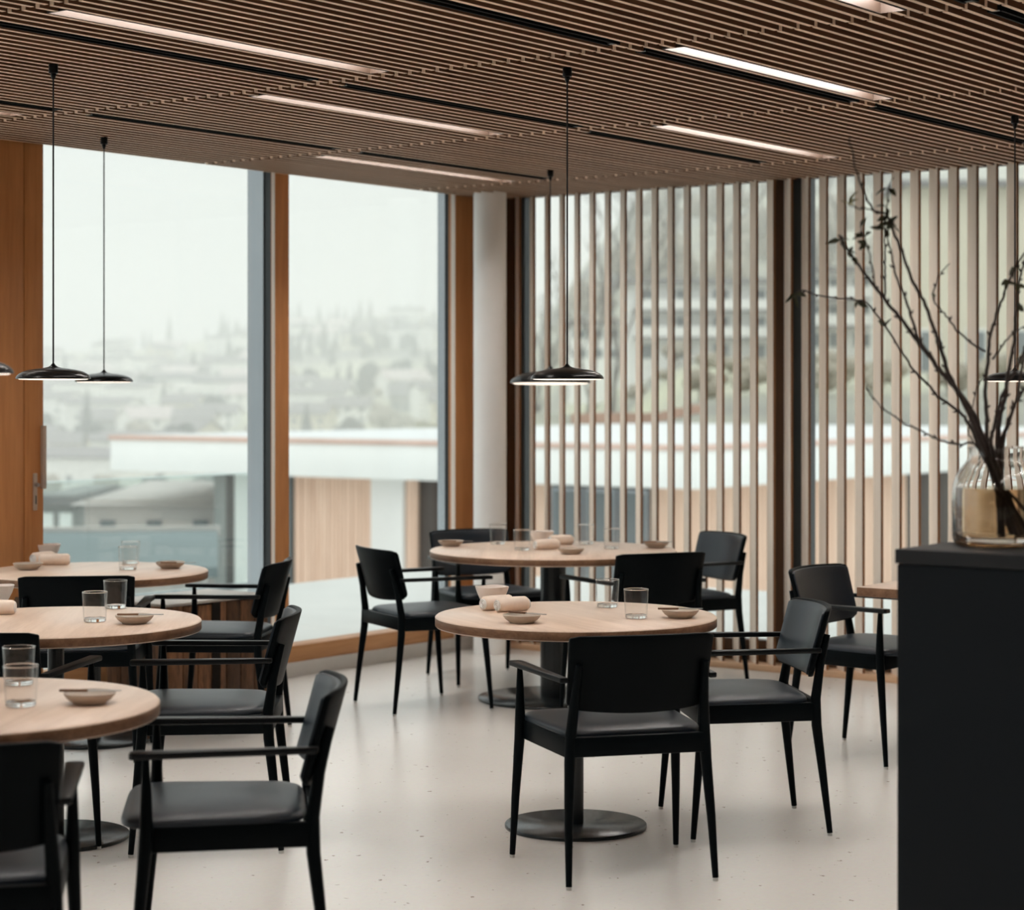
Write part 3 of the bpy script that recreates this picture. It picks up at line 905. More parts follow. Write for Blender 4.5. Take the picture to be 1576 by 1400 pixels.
# far left table
put('bowl', 73, 859, 'pinkish bowl on the far left table by the sliding door', G[3])
put('napkin', 84, 869, 'rolled cream napkin before the bowl on the far left table, right one', G[1], VIEWX + R(12))
put('napkin', 66, 866, 'rolled napkin on the far left table, its white end showing left of the other', G[1], VIEWX + R(60))
put('plate', 43, 876, 'small plate left of the napkin on the far left table', G[2])
put('glass', 197, 876, 'tumbler on the far left table, front of the overlapping pair', G[0])
put('glass', 201, 867, 'tumbler on the far left table, rear of the overlapping pair', G[0])
put('plate', 262, 874, 'small plate near the right rim of the far left table', G[2])
put('knife', 274, 866.5, 'table knife on the right plate of the far left table', G[4], VIEWX, ZT + .0288)
# middle left table
put('bowl', -4, 928, 'bowl cut by the left picture edge on the middle left table', G[3])
put('napkin', -6, 945, 'rolled napkin cut by the left picture edge on the middle left table', G[1], VIEWX + R(4))
put('glass', 146, 956, 'tumbler on the middle left table, front left of its pair', G[0])
put('glass', 177.5, 935.5, 'tumbler on the middle left table, back right of its pair', G[0])
put('plate', 207, 959, 'small plate right of the tumblers on the middle left table', G[2])
put('knife', 216, 946.5, 'table knife on the plate of the middle left table', G[4], VIEWX, ZT + .0288)
# nearest left table
put('glass', 29, 1053, 'tumbler on the nearest left table, rear of its pair', G[0])
put('glass', 32, 1086, 'tumbler on the nearest left table, front of its pair', G[0])
put('plate', 138, 1082, 'small plate on the nearest left table', G[2])
put('knife', 139, 1064, 'table knife across the plate on the nearest left table', G[4], VIEWX, ZT + .0288)

# ------------------------------------------------------------------ old plank chest by the window
bx = thing('plank_chest', 'weathered chest of dark rusty planks by the window behind the left chairs', 'chest', (6.94, 7.14, 0))
NP = 7
BW, BD, BH = .68, .42, .535
for i in range(NP):
    w = BW / NP
    MB().box(i * w + .003, (i + 1) * w - .003, 0, .024, .012 + .004 * (i % 2), BH - .012 - .005 * (i % 3)).build('plank', M['old_plank'], bx, bevel=.003)
for i in range(4):
    w = (BD - .03) / 4
    MB().box(-.004, .020, .026 + i * w + .003, .026 + (i + 1) * w - .003, .014, BH - .012 - .004 * (i % 2)).build('plank', M['old_plank'], bx, bevel=.003)
    MB().box(BW - .020, BW + .004, .026 + i * w + .003, .026 + (i + 1) * w - .003, .014, BH - .012 - .004 * (i % 2)).build('plank', M['old_plank'], bx, bevel=.003)
MB().box(.02, BW - .02, .022, BD - .01, 0, BH - .02).build('carcass', M['iron'], bx, smooth=False)
MB().box(-.006, BW + .006, -.004, BD, BH - .014, BH).build('lid', M['old_top'], bx, bevel=.004)
MB().box(.285, .34, -.006, .0, .0, BH - .016).build('iron_strap', M['iron'], bx, smooth=False)

# ------------------------------------------------------------------ dark sideboard, vase and branches
CX, CYL, CZ = 4.561, 2.242, 1.156
sb = thing('sideboard', 'tall anthracite sideboard at the right carrying the vase', 'sideboard', (CX, CYL, 0))
MB().box(.004, .296, -1.9, -.004, .0, CZ - .036).build('body', M['cabinet'], sb, bevel=.002)
MB().box(0, .300, -1.9, 0, CZ - .034, CZ).build('top', M['cab_top'], sb, bevel=.002)
VX, VY = at(1541, 5.135)
vs_ = thing('glass_vase', 'clear glass jar vase half full of water on the sideboard', 'vase', (VX, VY, CZ + .0005))
outer = [(.0, 0), (.104, 0), (.113, .004), (.1175, .016), (.1185, .03), (.1185, .125), (.116, .148), (.109, .168), (.098, .186), (.087, .199), (.0805, .208), (.0785, .216), (.0785, .232), (.0805, .238)]
inner = [(.0775, .239), (.0752, .232), (.0752, .215), (.0775, .206), (.084, .196), (.095, .183), (.1055, .165), (.1122, .147), (.1145, .125), (.1145, .036), (.110, .024), (.08, .020)]
MB().lathe(outer[1:] + inner, n=72).build('glass_body', M['vase'], vs_, angle=60)
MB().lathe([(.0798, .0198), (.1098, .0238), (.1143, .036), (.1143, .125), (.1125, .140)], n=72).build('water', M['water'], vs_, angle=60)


def smooth_path(P, n=5):
    out = []
    for i in range(len(P) - 1):
        p0 = P[max(i - 1, 0)]; p1 = P[i]; p2 = P[i + 1]; p3 = P[min(i + 2, len(P) - 1)]
        for k in range(n):
            t = k / n
            out.append(0.5 * ((2 * p1) + (p2 - p0) * t + (2 * p0 - 5 * p1 + 4 * p2 - p3) * t * t + (3 * p1 - p0 - 3 * p2 + p3) * t ** 3))
    out.append(P[-1])
    return out


def leaf_geo(mb, p, d, n, L, w):
    d = d.normalized(); s = d.cross(n).normalized(); n = s.cross(d)
    pts = [p, p + d * L * .35 + s * w + n * L * .08, p + d * L * .75 + s * w * .6 - n * L * .02, p + d * L - n * L * .15, p + d * L * .75 - s * w * .6 - n * L * .02, p + d * L * .35 - s * w + n * L * .08, p + d * L * .5 - n * L * .05]
    mb.add(pts, [(0, 1, 6), (1, 2, 6), (2, 3, 6), (3, 4, 6), (4, 5, 6), (5, 0, 6)])


FOOT = Vector((VX, VY, CZ + .026))


def branch(px, d0, d1, r0, r1, label, leaves=(), stem=True, seed=0, young=False):
    """px: picture columns and rows traced up the branch; d0..d1 its distance from the camera at the rim and at the tip"""
    rnd = random.Random(seed + 11)
    P = []
    n = len(px)
    for i, (u, v) in enumerate(px):
        d = d0 + (d1 - d0) * i / max(n - 1, 1)
        x, yv = at(u, d)
        P.append(Vector((x, yv, EYE - (v - VH) * d / FPX)))
    if stem:
        a = P[0]
        dirn = (P[1] - P[0]).normalized()
        sgn = Vector((a.x - VX, a.y - VY, 0))
        low = FOOT - sgn * .9 + Vector((rnd.uniform(-.02, .02), rnd.uniform(-.02, .02), 0))
        mid = (low + a) / 2
        P = [low, mid] + P
    S = smooth_path(P)
    m = len(S)
    S = [p + Vector((rnd.uniform(-1, 1), rnd.uniform(-1, 1), rnd.uniform(-1, 1))) * .0016 for p in S]
    rad = [r0 + (r1 - r0) * (i / (m - 1)) ** .8 for i in range(m)]
    rad = [q * 1.12 for q in rad]
    b = MB().tube(S, rad, n=7).build('branch', M['bark'], None, angle=70)
    tag(b, label, 'branch', 'branches in the vase')
    bd = MB()
    k0 = 12 if stem else 2
    step = .034
    acc = 0
    for i in range(k0, m - 1):
        acc += (S[i + 1] - S[i]).length
        if acc > step:
            acc = 0; step = rnd.uniform(.022, .045)
            t = (S[i + 1] - S[i]).normalized()
            side = t.cross(Vector((rnd.uniform(-1, 1), rnd.uniform(-1, 1), rnd.uniform(-1, 1)))).normalized()
            q = S[i] + side * rad[i] * .8
            e = q + side * rnd.uniform(.005, .009) + t * rnd.uniform(.006, .012)
            bd.tube([q, (q + e) / 2, e], [.0018, .0030, .0006], n=5)
    if bd.v: tag(bd.build('buds', M['bark'], b, angle=70), kind='stuff')
    for (u, v, cnt) in leaves:
        best = min(range(m), key=lambda i: abs(on_pix(S[i])[0] - u) + abs(on_pix(S[i])[1] - v))
        q = S[best]
        for c in range(cnt):
            lm = MB()
            dd = Vector((rnd.uniform(-1, 1), rnd.uniform(-1, 1), rnd.uniform(-.9, .6)))
            leaf_geo(lm, q, dd, Vector((rnd.uniform(-1, 1), rnd.uniform(-1, 1), .5)), rnd.uniform(.022, .040), rnd.uniform(.005, .009))
            lm.build('leaf', M['leaf_young'] if young else M['leaf'], b, angle=70)
    return b


def on_pix(p):
    d = p.x * CA + p.y * SA; r = p.x * SA - p.y * CA
    return UC + FPX * r / d, VH + FPX * (EYE - p.z) / d


branch([(1517, 683), (1495, 632), (1463, 588.6), (1446.6, 569.6), (1416.7, 531.6), (1391, 496), (1360, 459), (1336, 428), (1319, 403.5), (1304, 384), (1290, 360)], 5.10, 4.95, .0078, .0022,
       'thickest bare branch leaning left from the vase, leafy tip beside the dark mullion', [(1291, 370, 4), (1312, 396, 3), (1308, 388, 2)], seed=1)
branch([(1512, 683), (1479, 612), (1460, 575), (1446.5, 529), (1438, 507), (1421, 462), (1406, 435), (1392, 398.6), (1375, 355), (1365, 331), (1348, 325.7), (1336, 308.7), (1326, 287), (1316.6, 260), (1311.7, 233), (1305.7, 211.6)], 5.06, 5.0, .0062, .0014,
       'tallest thin branch of the vase, its tip in front of the ceiling slats', [(1361, 345, 5), (1364, 352, 4), (1362, 336, 2)], seed=2)
branch([(1506, 684), (1487, 645.5), (1473.7, 632), (1443.8, 610), (1427.6, 591), (1408.6, 572), (1389.6, 545), (1362.4, 501.7), (1336, 469), (1321, 462), (1268, 457), (1234, 447), (1224, 452)], 5.18, 5.25, .0046, .0013,
       'thin branch bending level to the left, its curled tip on the dark mullion', [(1225, 452, 3), (1321, 462, 2), (1362, 501, 2)], seed=3)
branch([(1506, 686.5), (1473.7, 683.6), (1441, 675), (1416.7, 662), (1389.6, 649.6), (1361, 629), (1340.7, 607.6), (1334, 592.6)], 5.08, 4.9, .0032, .0012,
       'lowest thin branch, arching out left just over the sideboard', seed=4)
branch([(1447, 570), (1430, 545), (1413.8, 520), (1401.6, 483.6), (1389.5, 449.6), (1377, 418), (1372.5, 389), (1365, 367), (1360, 350)], 5.04, 5.02, .0040, .0015,
       'side twig rising between the thickest and the tallest branch', [(1361, 352, 3)], stem=False, seed=5)
branch([(1517, 542), (1479, 515), (1462, 493), (1448, 476), (1435.6, 459), (1443, 430), (1449, 418), (1462, 404.7)], 5.12, 5.2, .0026, .0011,
       'side twig in the middle, bent up like a hook at its tip', [(1437, 459, 1)], stem=False, seed=6)
branch([(1519, 683), (1518.5, 643), (1517, 602), (1521, 548), (1522.6, 520.7), (1530.7, 496), (1540, 466.6), (1552, 435), (1562, 411), (1576, 391), (1592, 372)], 5.12, 5.2, .0060, .0018,
       'nearly upright branch just right of the hooked side twig', [(1550, 430, 2), (1562, 411, 3)], seed=7)
branch([(1536, 684), (1539, 643), (1547, 610), (1552, 569.6), (1560.5, 529), (1563, 496), (1565, 470), (1567, 438), (1578, 400), (1590, 352)], 5.16, 5.1, .0066, .0020,
       'upright branch standing along the cord of the right pendant lamp', [(1566, 440, 3), (1564, 470, 2)], seed=8)
branch([(1540, 684), (1550, 654), (1560.5, 626.6), (1576, 599), (1600, 566), (1625, 520)], 5.08, 4.9, .0056, .0020,
       'low branch leaning right out of the picture over the vase', seed=9)
branch([(1528, 553), (1544, 529), (1560, 512.6), (1574, 504), (1592, 498)], 5.12, 5.0, .0024, .0012,
       'short side twig crossing right at the picture edge below the leaves', stem=False, seed=10)
branch([(1361.5, 459), (1361.5, 430), (1361.5, 398.6), (1361.5, 350), (1365, 318), (1367.6, 289), (1376, 272)], 4.98, 5.05, .0026, .0010,
       'upright side twig crossing the tallest branch under the ceiling', [(1366, 318, 3), (1367, 290, 2)], stem=False, seed=12)
branch([(1353, 450), (1345.7, 435), (1339.7, 398.6), (1332, 369.5), (1324, 350)], 4.97, 4.95, .0024, .0010,
       'short leafy side twig left of the tallest branch', [(1333, 374, 4), (1330, 364, 3), (1324, 351, 2)], stem=False, seed=13)
branch([(1350, 327), (1338, 322), (1320, 321), (1305, 315)], 5.0, 4.95, .0020, .0009,
       'short side twig with a yellow green leaf tip under the ceiling', [(1305, 315, 4)], stem=False, seed=14, young=True)
branch([(1526, 684), (1531, 655), (1538, 622), (1548, 596), (1566, 560), (1584, 520)], 5.05, 4.95, .0060, .0022,
       'thick dark branch between the upright ones, leaning slightly right', seed=15)
branch([(1500, 683), (1490, 662), (1497, 622), (1507, 590), (1516, 575)], 5.2, 5.25, .0024, .0010,
       'short thin twig at the left of the bundle over the vase rim', seed=16)
branch([(1509, 684), (1500, 650), (1489, 628), (1474, 600), (1462, 574), (1450, 548), (1440, 522)], 5.12, 5.1, .0044, .0016,
       'short branch tucked between the two long branches leaning left', seed=17)
branch([(1544, 684), (1556, 640), (1566, 605), (1572, 570), (1580, 530), (1592, 480)], 5.2, 5.3, .0050, .0020,
       'branch at the right picture edge crossing behind the right lamp', [(1574, 560, 2)], seed=18)

# ------------------------------------------------------------------ outside: terrace and balustrade
te = MB().box(-6, 14.4, 7.90, 11.6, -.30, -.03).box(10.30, 14.4, -6, 7.90, -.30, -.03).build('terrace', M['terrace']); tag(te, kind='structure')
ba = thing('glass_balustrade', 'clear greenish glass balustrade along the terrace outside the left window', 'balustrade', (8.6, 11.70, -.03))
for i in range(3):
    MB().box(3.82 - 1.86 * (i + 1) + .01, 3.82 - 1.86 * i, -.008, .008, .02, .905).build('glass_panel', M['rail_glass'], ba, smooth=False)
MB().box(-1.8, 3.83, -.010, .010, .905, .916).build('top_edge', M['rail_edge'], ba, smooth=False)
MB().box(3.815, 3.835, -.010, .010, .02, .905).build('glass_edge', M['rail_edge'], ba, smooth=False)
MB().box(-1.8, 3.84, -.030, .030, -.30, .035).build('base_channel', M['alu'], ba, smooth=False)

gy = MB().box(-300, 110, 11.6, 46, -3.3, -3.0).box(14.4, 110, -300, 11.6, -3.3, -3.0).box(-300, 14.4, -300, 11.6, -3.3, -3.0).build('lower_ground', M['snow']); tag(gy, kind='structure')

# neighbouring flat-roofed pavilion
nb = thing('flat_roofed_pavilion', 'long low pavilion with white fascia, copper edge and larch cladding outside the windows', 'building', (31.5, 19.3, 0))
MB().box(0, 22, 0, 14.9, -.18, .50).build('roof_slab', M['fascia'], nb, bevel=.02)
MB().box(-.03, 22, -.03, 14.93, .50, .585).build('copper_edge', M['copper'], nb, smooth=False)
MB().box(.35, 21.8, .35, 14.6, .52, .60).build('snowy_gravel', M['snow'], nb, smooth=False)
bo = MB()
def boards(x, y0, y1):
    yy = y0
    while yy < y1 - .05:
        w = .105
        dx = random.uniform(0, .02)
        bo.box(x + dx, x + .08, yy + .008, min(yy + w, y1) - .008, -3.0, -.20); yy += w
boards(.55, 6.75, 7.05)
boards(.55, 7.92, 10.05)
boards(.55, 3.55, 4.0)
boards(.55, .5, 1.3)
def boards_x(yy, x0, x1):
    xx = x0
    while xx < x1 - .05:
        bo.box(xx + .008, min(xx + .105, x1) - .008, yy + random.uniform(0, .02), yy + .08, -3.0, -.20); xx += .105
boards_x(.55, .55, 9.5)
o = bo.build('board_cladding', M['cladding'], nb, smooth=False); tag(o, kind='stuff')
MB().box(.64, 20, .64, 12.2, -3.0, -.2).build('wall', M['far_dark'], nb, smooth=False)
MB().box(.50, .60, 7.07, 7.90, -3.0, -.2).build('reflection_panel', M['far_white'], nb, smooth=False)  # room column's reflection in the glass, built as a pale panel
for i, (a, b_) in enumerate(((1.35, 2.0), (2.05, 2.75), (2.8, 3.5), (4.05, 4.9))):
    w_ = MB().box(.54, .60, a, b_, -3.0, -.25).build('window', M['alu'], nb, smooth=False)
    MB().box(.525, .545, a + .06, b_ - .06, -2.9, -.32).build('pane', M['far_glass'], w_, smooth=False)
for i, (a, b_, mm) in enumerate(((10.08, 10.5, 'far_glass'), (10.55, 11.1, 'far_dark'), (11.2, 11.65, 'far_white'), (11.67, 11.9, 'far_dark'), (11.9, 12.25, 'far_grey'))):
    MB().box(.50, .60, a, b_, -3.0, -.2).build('pier' if mm in ('far_grey', 'far_white') else 'window', M[mm], nb, smooth=False)

# lower roofs beyond the terrace, seen through the balustrade
lb = thing('low_flat_building', 'low building with a blue grey flat roof below the terrace, behind the glass balustrade', 'building', (22.9, 22.5, -3.0), R(44.5))
MB().box(-1.5, 6.8, 0, 10.0, 1.85, 2.0).build('flat_roof', M['blue_roof'], lb, smooth=False)
MB().box(-1.3, 6.6, .2, 9.8, 0, 1.85).build('wall', M['far_pink'], lb, smooth=False)
MB().box(6.6, 6.8, -.05, 10.0, 1.9, 2.08).build('roof_edge', M['far_pink'], lb, smooth=False)
for k, (u0, u1, v0, v1, d, mm, lab) in enumerate((
        (130, 345, 748, 806, 46, 'far_pink', 'grey pink low house with a hipped roof seen through the balustrade'),
        (58, 116, 744, 806, 54, 'far_grey', 'small grey house with pale shutters at the left behind the balustrade'))):
    x0, y0 = at(u0, d); x1, y1 = at(u1, d)
    wv = Vector((x1 - x0, y1 - y0, 0)); Lw = wv.length; ang = math.atan2(wv.y, wv.x)
    ztop = EYE - (v0 - VH) * d / FPX
    t = thing('low_house', lab, 'house', (x0, y0, -3.2), ang)
    hz = ztop + 3.2
    MB().box(0, Lw, 0, 6, 0, hz - .3).build('wall', M[mm], t, smooth=False)
    if k == 0:
        MB().add([(-.3, -.3, hz - .4), (Lw + .3, -.3, hz - .4), (Lw + .3, 6.3, hz - .4), (-.3, 6.3, hz - .4), (.9, 3, hz), (Lw - .9, 3, hz)],
                 [(0, 1, 5, 4), (1, 2, 5), (2, 3, 4, 5), (3, 0, 4), (3, 2, 1, 0)]).build('roof', M['far_roof_red'], t, smooth=False)
    else:
        MB().box(-.2, Lw + .2, -.2, 6.2, hz - .55, hz - .35).build('roof', M['far_roof'], t, smooth=False)
    nwin = 3 if k == 0 else 2
    for i in range(nwin):
        wx = Lw * (i + .5) / nwin
        MB().box(wx - .16, wx + .16, -.05, .02, hz - 1.35, hz - .75).build('shutter', M['far_white'] if k else M['far_glass'], t, smooth=False)


# ------------------------------------------------------------------ hills
def sstep(a, b, x):
    t = min(max((x - a) / (b - a), 0), 1)
    return t * t * (3 - 2 * t)


def far_z(u, d):
    vr = 548 - 66 * sstep(40, 700, u) - 10 * sstep(700, 1400, u)
    zr = EYE + (VH - vr) / FPX * 1300
    t = (d - 420) / 880
    z = -20 + (zr + 20) * min(max(t, 0), 1) - max(0, d - 1300) * .02
    return z + 3.4 * mnoise.noise(Vector((u * .006, d * .006, 3.1))) + 1.3 * mnoise.noise(Vector((u * .03, d * .02, 7.7)))


NPTS = [(40, -3.2), (48, -2.4), (58, .1), (70, .9), (110, 2.2), (180, 4.0), (215, 6.5), (300, 19), (420, 38), (600, 70), (700, 78)]
def near_z(u, d):
    for (a, za), (b, zb_) in zip(NPTS, NPTS[1:]):
        if d <= b:
            z = za + (zb_ - za) * max(0, (d - a)) / (b - a); break
    else:
        z = NPTS[-1][1]
    g = sstep(640, 1080, u)
    if d > 75: z = z * g + (-14) * (1 - g)
    return z + .02 * d ** .8 * mnoise.noise(Vector((u * .008, d * .03, 1.3)))


def terrain(name, us, ds, fz):
    vs, fs = [], []
    for d in ds:
        for u in us:
            x, yv = at(u, d)
            vs.append((x, yv, fz(u, d)))
    n = len(us)
    for j in range(len(ds) - 1):
        for i in range(n - 1):
            fs.append((j * n + i, j * n + i + 1, (j + 1) * n + i + 1, (j + 1) * n + i))
    o = MB().add(vs, fs).build(name, M['meadow'], smooth=True, angle=180)
    return tag(o, kind='structure')


terrain('far_hillside', [-1500 + 40 * i for i in range(75)], [330 + 28 * i for i in range(44)], far_z)
terrain('near_hillside', [640 + 28 * i for i in range(56)], [46, 52, 58, 64, 70, 80, 92, 110, 130, 155, 180, 197, 215, 240, 270, 300, 340, 380, 420, 480, 540, 620, 690], near_z)


def house_me(w, dp, h, rh, mw, mr):
    a = MB().add([(-w, -dp, -3), (w, -dp, -3), (w, dp, -3), (-w, dp, -3), (-w, -dp, h), (w, -dp, h), (w, dp, h), (-w, dp, h), (-w, 0, h + rh), (w, 0, h + rh)],
                 [(0, 1, 5, 4), (2, 3, 7, 6), (1, 2, 6, 9, 5), (3, 0, 4, 8, 7), (3, 2, 1, 0)]).mesh('hillside_house', M[mw], smooth=False)
    e = .6
    k = rh / dp
    b = MB().add([(-w - e, -dp - e, h - e * k), (w + e, -dp - e, h - e * k), (w + e, 0, h + rh + .1), (-w - e, 0, h + rh + .1), (w + e, dp + e, h - e * k), (-w - e, dp + e, h - e * k),
                  (-w - e, -dp - e, h - e * k + .35), (w + e, -dp - e, h - e * k + .35), (w + e, 0, h + rh + .45), (-w - e, 0, h + rh + .45), (w + e, dp + e, h - e * k + .35), (-w - e, dp + e, h - e * k + .35)],
                 [(0, 1, 2, 3), (3, 2, 4, 5), (7, 6, 9, 8), (9, 11, 10, 8), (0, 6, 7, 1), (5, 4, 10, 11), (1, 7, 8, 2), (2, 8, 10, 4), (0, 3, 9, 6), (3, 5, 11, 9)]).mesh('roof', M[mr], smooth=False)
    c = MB()
    for i in range(3):
        for q in range(2):
            x = -w + (i + .5) * 2 * w / 3; z = .9 + q * 2.7
            if z + 1.4 < h: c.box(x - .6, x + .6, -dp - .06, -dp + .02, z, z + 1.4)
    c = c.mesh('window_row', M['far_glass'], smooth=False)
    return a, b, c


HM = [house_me(6, 5, 5.2, 2.4, 'far_white', 'far_roof'), house_me(7.5, 5.5, 5.6, 3, 'far_white', 'far_roof_red'), house_me(5.5, 4.5, 6.4, 2.4, 'far_cream', 'far_roof'),
      house_me(9, 6, 8.5, 1.6, 'far_white', 'far_roof'), house_me(5, 4.5, 5, 2.8, 'far_grey', 'far_roof')]
HL = ['small white house with a grey pitched roof in the mist on the far hillside', 'white house with a faded red roof in the mist on the far hillside', 'cream house with a grey roof in the mist on the far hillside',
      'long white apartment house in the mist on the far hillside', 'small grey house with a grey roof in the mist on the far hillside']
rnd = random.Random(21)
spots = []
def clear(x, yv, r):
    if any((x - a) ** 2 + (yv - b) ** 2 < (r + q) ** 2 for a, b, q in spots): return False
    spots.append((x, yv, r)); return True


def spread_houses(n, u0, u1, dfun, mind=19):
    tries = 0; k = 0
    while k < n and tries < 4000:
        tries += 1
        u = rnd.uniform(u0, u1); d = dfun(u)
        x, yv = at(u, d)
        if clear(x, yv, 11.3):
            k += 1
            q_ = rnd.randrange(5); a, b, c = HM[q_]
            o = link('hillside_house', a); o.location = (x, yv, far_z(u, d) - .5); o.rotation_euler = (0, 0, VIEWX + rnd.uniform(-.7, .7))
            tag(o, HL[q_], 'house', 'houses on the far misty hillside')
            link('roof', b, o)
            w_ = link('window_row', c, o); tag(w_, kind='stuff')
spread_houses(44, -40, 420, lambda u: rnd.uniform(570, 930))
spread_houses(30, 430, 760, lambda u: rnd.uniform(560, 690))
spread_houses(26, 430, 800, lambda u: rnd.uniform(930, 1180))
spread_houses(18, -60, 420, lambda u: rnd.uniform(930, 1240))
spread_houses(12, -60, 330, lambda u: rnd.uniform(400, 510))


def conifer_me(seed, h, r):
    rr = random.Random(seed); mb = MB()
    mb.tube([(0, 0, -1), (0, 0, h * .3)], [.35, .25], n=5)
    lv = 7
    for i in range(lv):
        z0 = h * (.12 + .80 * i / lv); rad = r * (1 - i / lv) ** .8
        n = 9
        vs = [(math.cos(2 * PI * k / n) * rad * rr.uniform(.7, 1.15), math.sin(2 * PI * k / n) * rad * rr.uniform(.7, 1.15), z0 + rr.uniform(-.4, .3)) for k in range(n)]
        vs.append((0, 0, z0 + h * .26)); vs.append((0, 0, z0 + .3))
        mb.add(vs, [(k, (k + 1) % n, n) for k in range(n)] + [((k + 1) % n, k, n + 1) for k in range(n)])
    return mb.mesh('hillside_tree', M['far_tree'], angle=20)


def crown_me(seed, r, mat):
    rr = random.Random(seed); mb = MB()
    mb.tube([(0, 0, -1), (0, 0, r)], [.3, .2], n=5)
    for i in range(9):
        c = Vector((rr.uniform(-.6, .6) * r, rr.uniform(-.6, .6) * r, r * rr.uniform(.7, 1.6)))
        q = r * rr.uniform(.35, .6)
        prof = [(q * math.sin(PI * j / 6) + .001, -q * math.cos(PI * j / 6)) for j in range(7)]
        mb.lathe(prof, n=8, c=c)
    return mb.mesh('hillside_tree', mat, angle=30)


TM = [conifer_me(1, 17, 3.4), conifer_me(2, 22, 3.8), conifer_me(3, 13, 3.0), crown_me(4, 4.2, M['far_bush']), crown_me(5, 5.2, M['far_tree']), crown_me(6, 3.4, M['far_bush'])]
TL = ['pointed dark conifer in the mist on the far hillside', 'tall pointed conifer in the mist on the far hillside', 'short conifer in the mist on the far hillside',
      'round brownish winter tree in the mist on the far hillside', 'round dark evergreen in the mist on the far hillside', 'small brownish bush in the mist on the far hillside']
def trees(n, u0, u1, dfun, kinds, fz=far_z, lab='dim tree in the mist on the far hillside', grp='trees on the far misty hillside', clump=True):
    k = 0; c = None; tries = 0
    while k < n:
        if c is None or rnd.random() < .18 or not clump: c = (rnd.uniform(u0, u1), dfun(0))
        u = c[0] + rnd.gauss(0, 22 if clump else 0); d = c[1] + rnd.gauss(0, 30 if clump else 0)
        if not (u0 - 40 < u < u1 + 40): c = None; continue
        x, yv = at(u, d); s = rnd.uniform(.5, .85)
        tries += 1
        if tries > 6000: break
        if not clear(x, yv, 5.6 * s): c = None if rnd.random() < .5 else c; continue
        tk = rnd.choice(kinds); o = link('hillside_tree', TM[tk]); o.location = (x, yv, fz(u, d)); o.scale = (s, s, s); o.rotation_euler = (0, 0, rnd.uniform(0, 6))
        tag(o, TL[tk], 'tree', grp); k += 1
trees(60, -60, 420, lambda _: rnd.uniform(570, 960), (0, 1, 2, 3, 4, 5))
trees(44, 430, 780, lambda _: rnd.uniform(560, 700), (3, 4, 5, 2, 4))
trees(46, 430, 800, lambda _: rnd.uniform(900, 1120), (0, 1, 2, 4))
trees(40, -60, 780, lambda _: rnd.uniform(1130, 1290), (0, 1, 1, 2))
trees(22, -60, 330, lambda _: rnd.uniform(400, 520), (3, 4, 5))


# ------------------------------------------------------------------ near hillside: houses, bare trees, shrubs
def near_house(u0, u1, d, vb, vt, label, mat, storeys, balcony, top_blank=False):
    x0, y0 = at(u0, d); x1, y1 = at(u1, d)
    wv = Vector((x1 - x0, y1 - y0, 0)); W_ = wv.length; ang = math.atan2(wv.y, wv.x)
    zb = EYE - (vb - VH) * d / FPX; zt = EYE - (vt - VH) * d / FPX
    H = zt - zb
    t = thing('hill_house', label, 'house', (x0, y0, zb), ang)
    MB().box(0, W_, 0, 9, -4, H).build('wall', M[mat], t, smooth=False)
    MB().box(-.8, W_ + .8, -1.2, 9.6, H, H + .4).build('roof', M['far_roof'], t, smooth=False)
    sh = H / storeys
    for s in range(storeys):
        nw = max(3, int(W_ / 3.2))
        for i in range(nw):
            if top_blank and s: break
            x = (i + .5) * W_ / nw
            w_ = MB().box(x - .75, x + .75, -.05, .05, s * sh + .5, s * sh + sh * .80).build('window', M['far_white'], t, smooth=False)
            MB().box(x - .65, x + .65, -.09, -.04, s * sh + .6, s * sh + sh * .76).build('pane', M['far_glass'], w_, smooth=False)
        if balcony and s:
            MB().box(.5, W_ - .5, -1.6, 0, s * sh - .12, s * sh + .08).build('balcony_slab', M['far_roof'], t, smooth=False)
            MB().box(.5, W_ - .5, -1.6, -1.5, s * sh + .08, s * sh + .95).build('balcony_front', M['far_white'], t, smooth=False)
    return t


near_house(965, 1196, 185, 562, 436, 'white terraced house with balconies on the slope, behind the wooden slats', 'far_white', 3, True)
near_house(1232, 1345, 170, 545, 418, 'white house seen through the slats just right of the dark mullion', 'far_white', 3, True)
near_house(1395, 1610, 150, 585, 288, 'tall cream house filling the slat gaps at the upper right', 'far_cream', 3, False, True)
near_house(880, 955, 210, 560, 500, 'small pale house at the foot of the bare trees behind the slats', 'far_white', 2, False)


def bare_tree(u, d, h, label, seed):
    rr = random.Random(seed)
    x, yv = at(u, d)
    t = thing('bare_tree', label, 'tree', (x, yv, near_z(u, d) - .3), 0, 'bare trees on the slope')
    tr, tw = MB(), MB()
    def grow(p, dr, L, r, lv):
        pts = [p]; q = p; dd = dr
        for i in range(4):
            dd = (dd + Vector((rr.uniform(-.2, .2), rr.uniform(-.2, .2), rr.uniform(-.02, .16)))).normalized()
            q = q + dd * L / 4; pts.append(q)
        (tr if lv < 2 else tw).tube(pts, [r * (1 - .13 * i) for i in range(5)], n=5 if lv < 2 else 3)
        if lv < 4:
            for k in range(rr.choice((3, 4))):
                b = pts[rr.choice((2, 3, 4, 4))]
                nd = (dd + Vector((rr.uniform(-1, 1), rr.uniform(-1, 1), rr.uniform(-.1, .5))) * .85).normalized()
                grow(b, nd, L * rr.uniform(.55, .75), max(r * .55, .03), lv + 1)
    clear(x, yv, 3.0)
    grow(Vector((0, 0, 0)), Vector((0, 0, 1)), h * .36, h * .013, 0)
    tr.build('trunk', M['far_bark'], t); tw.build('twigs', M['far_bark'], t, angle=80)
    return t


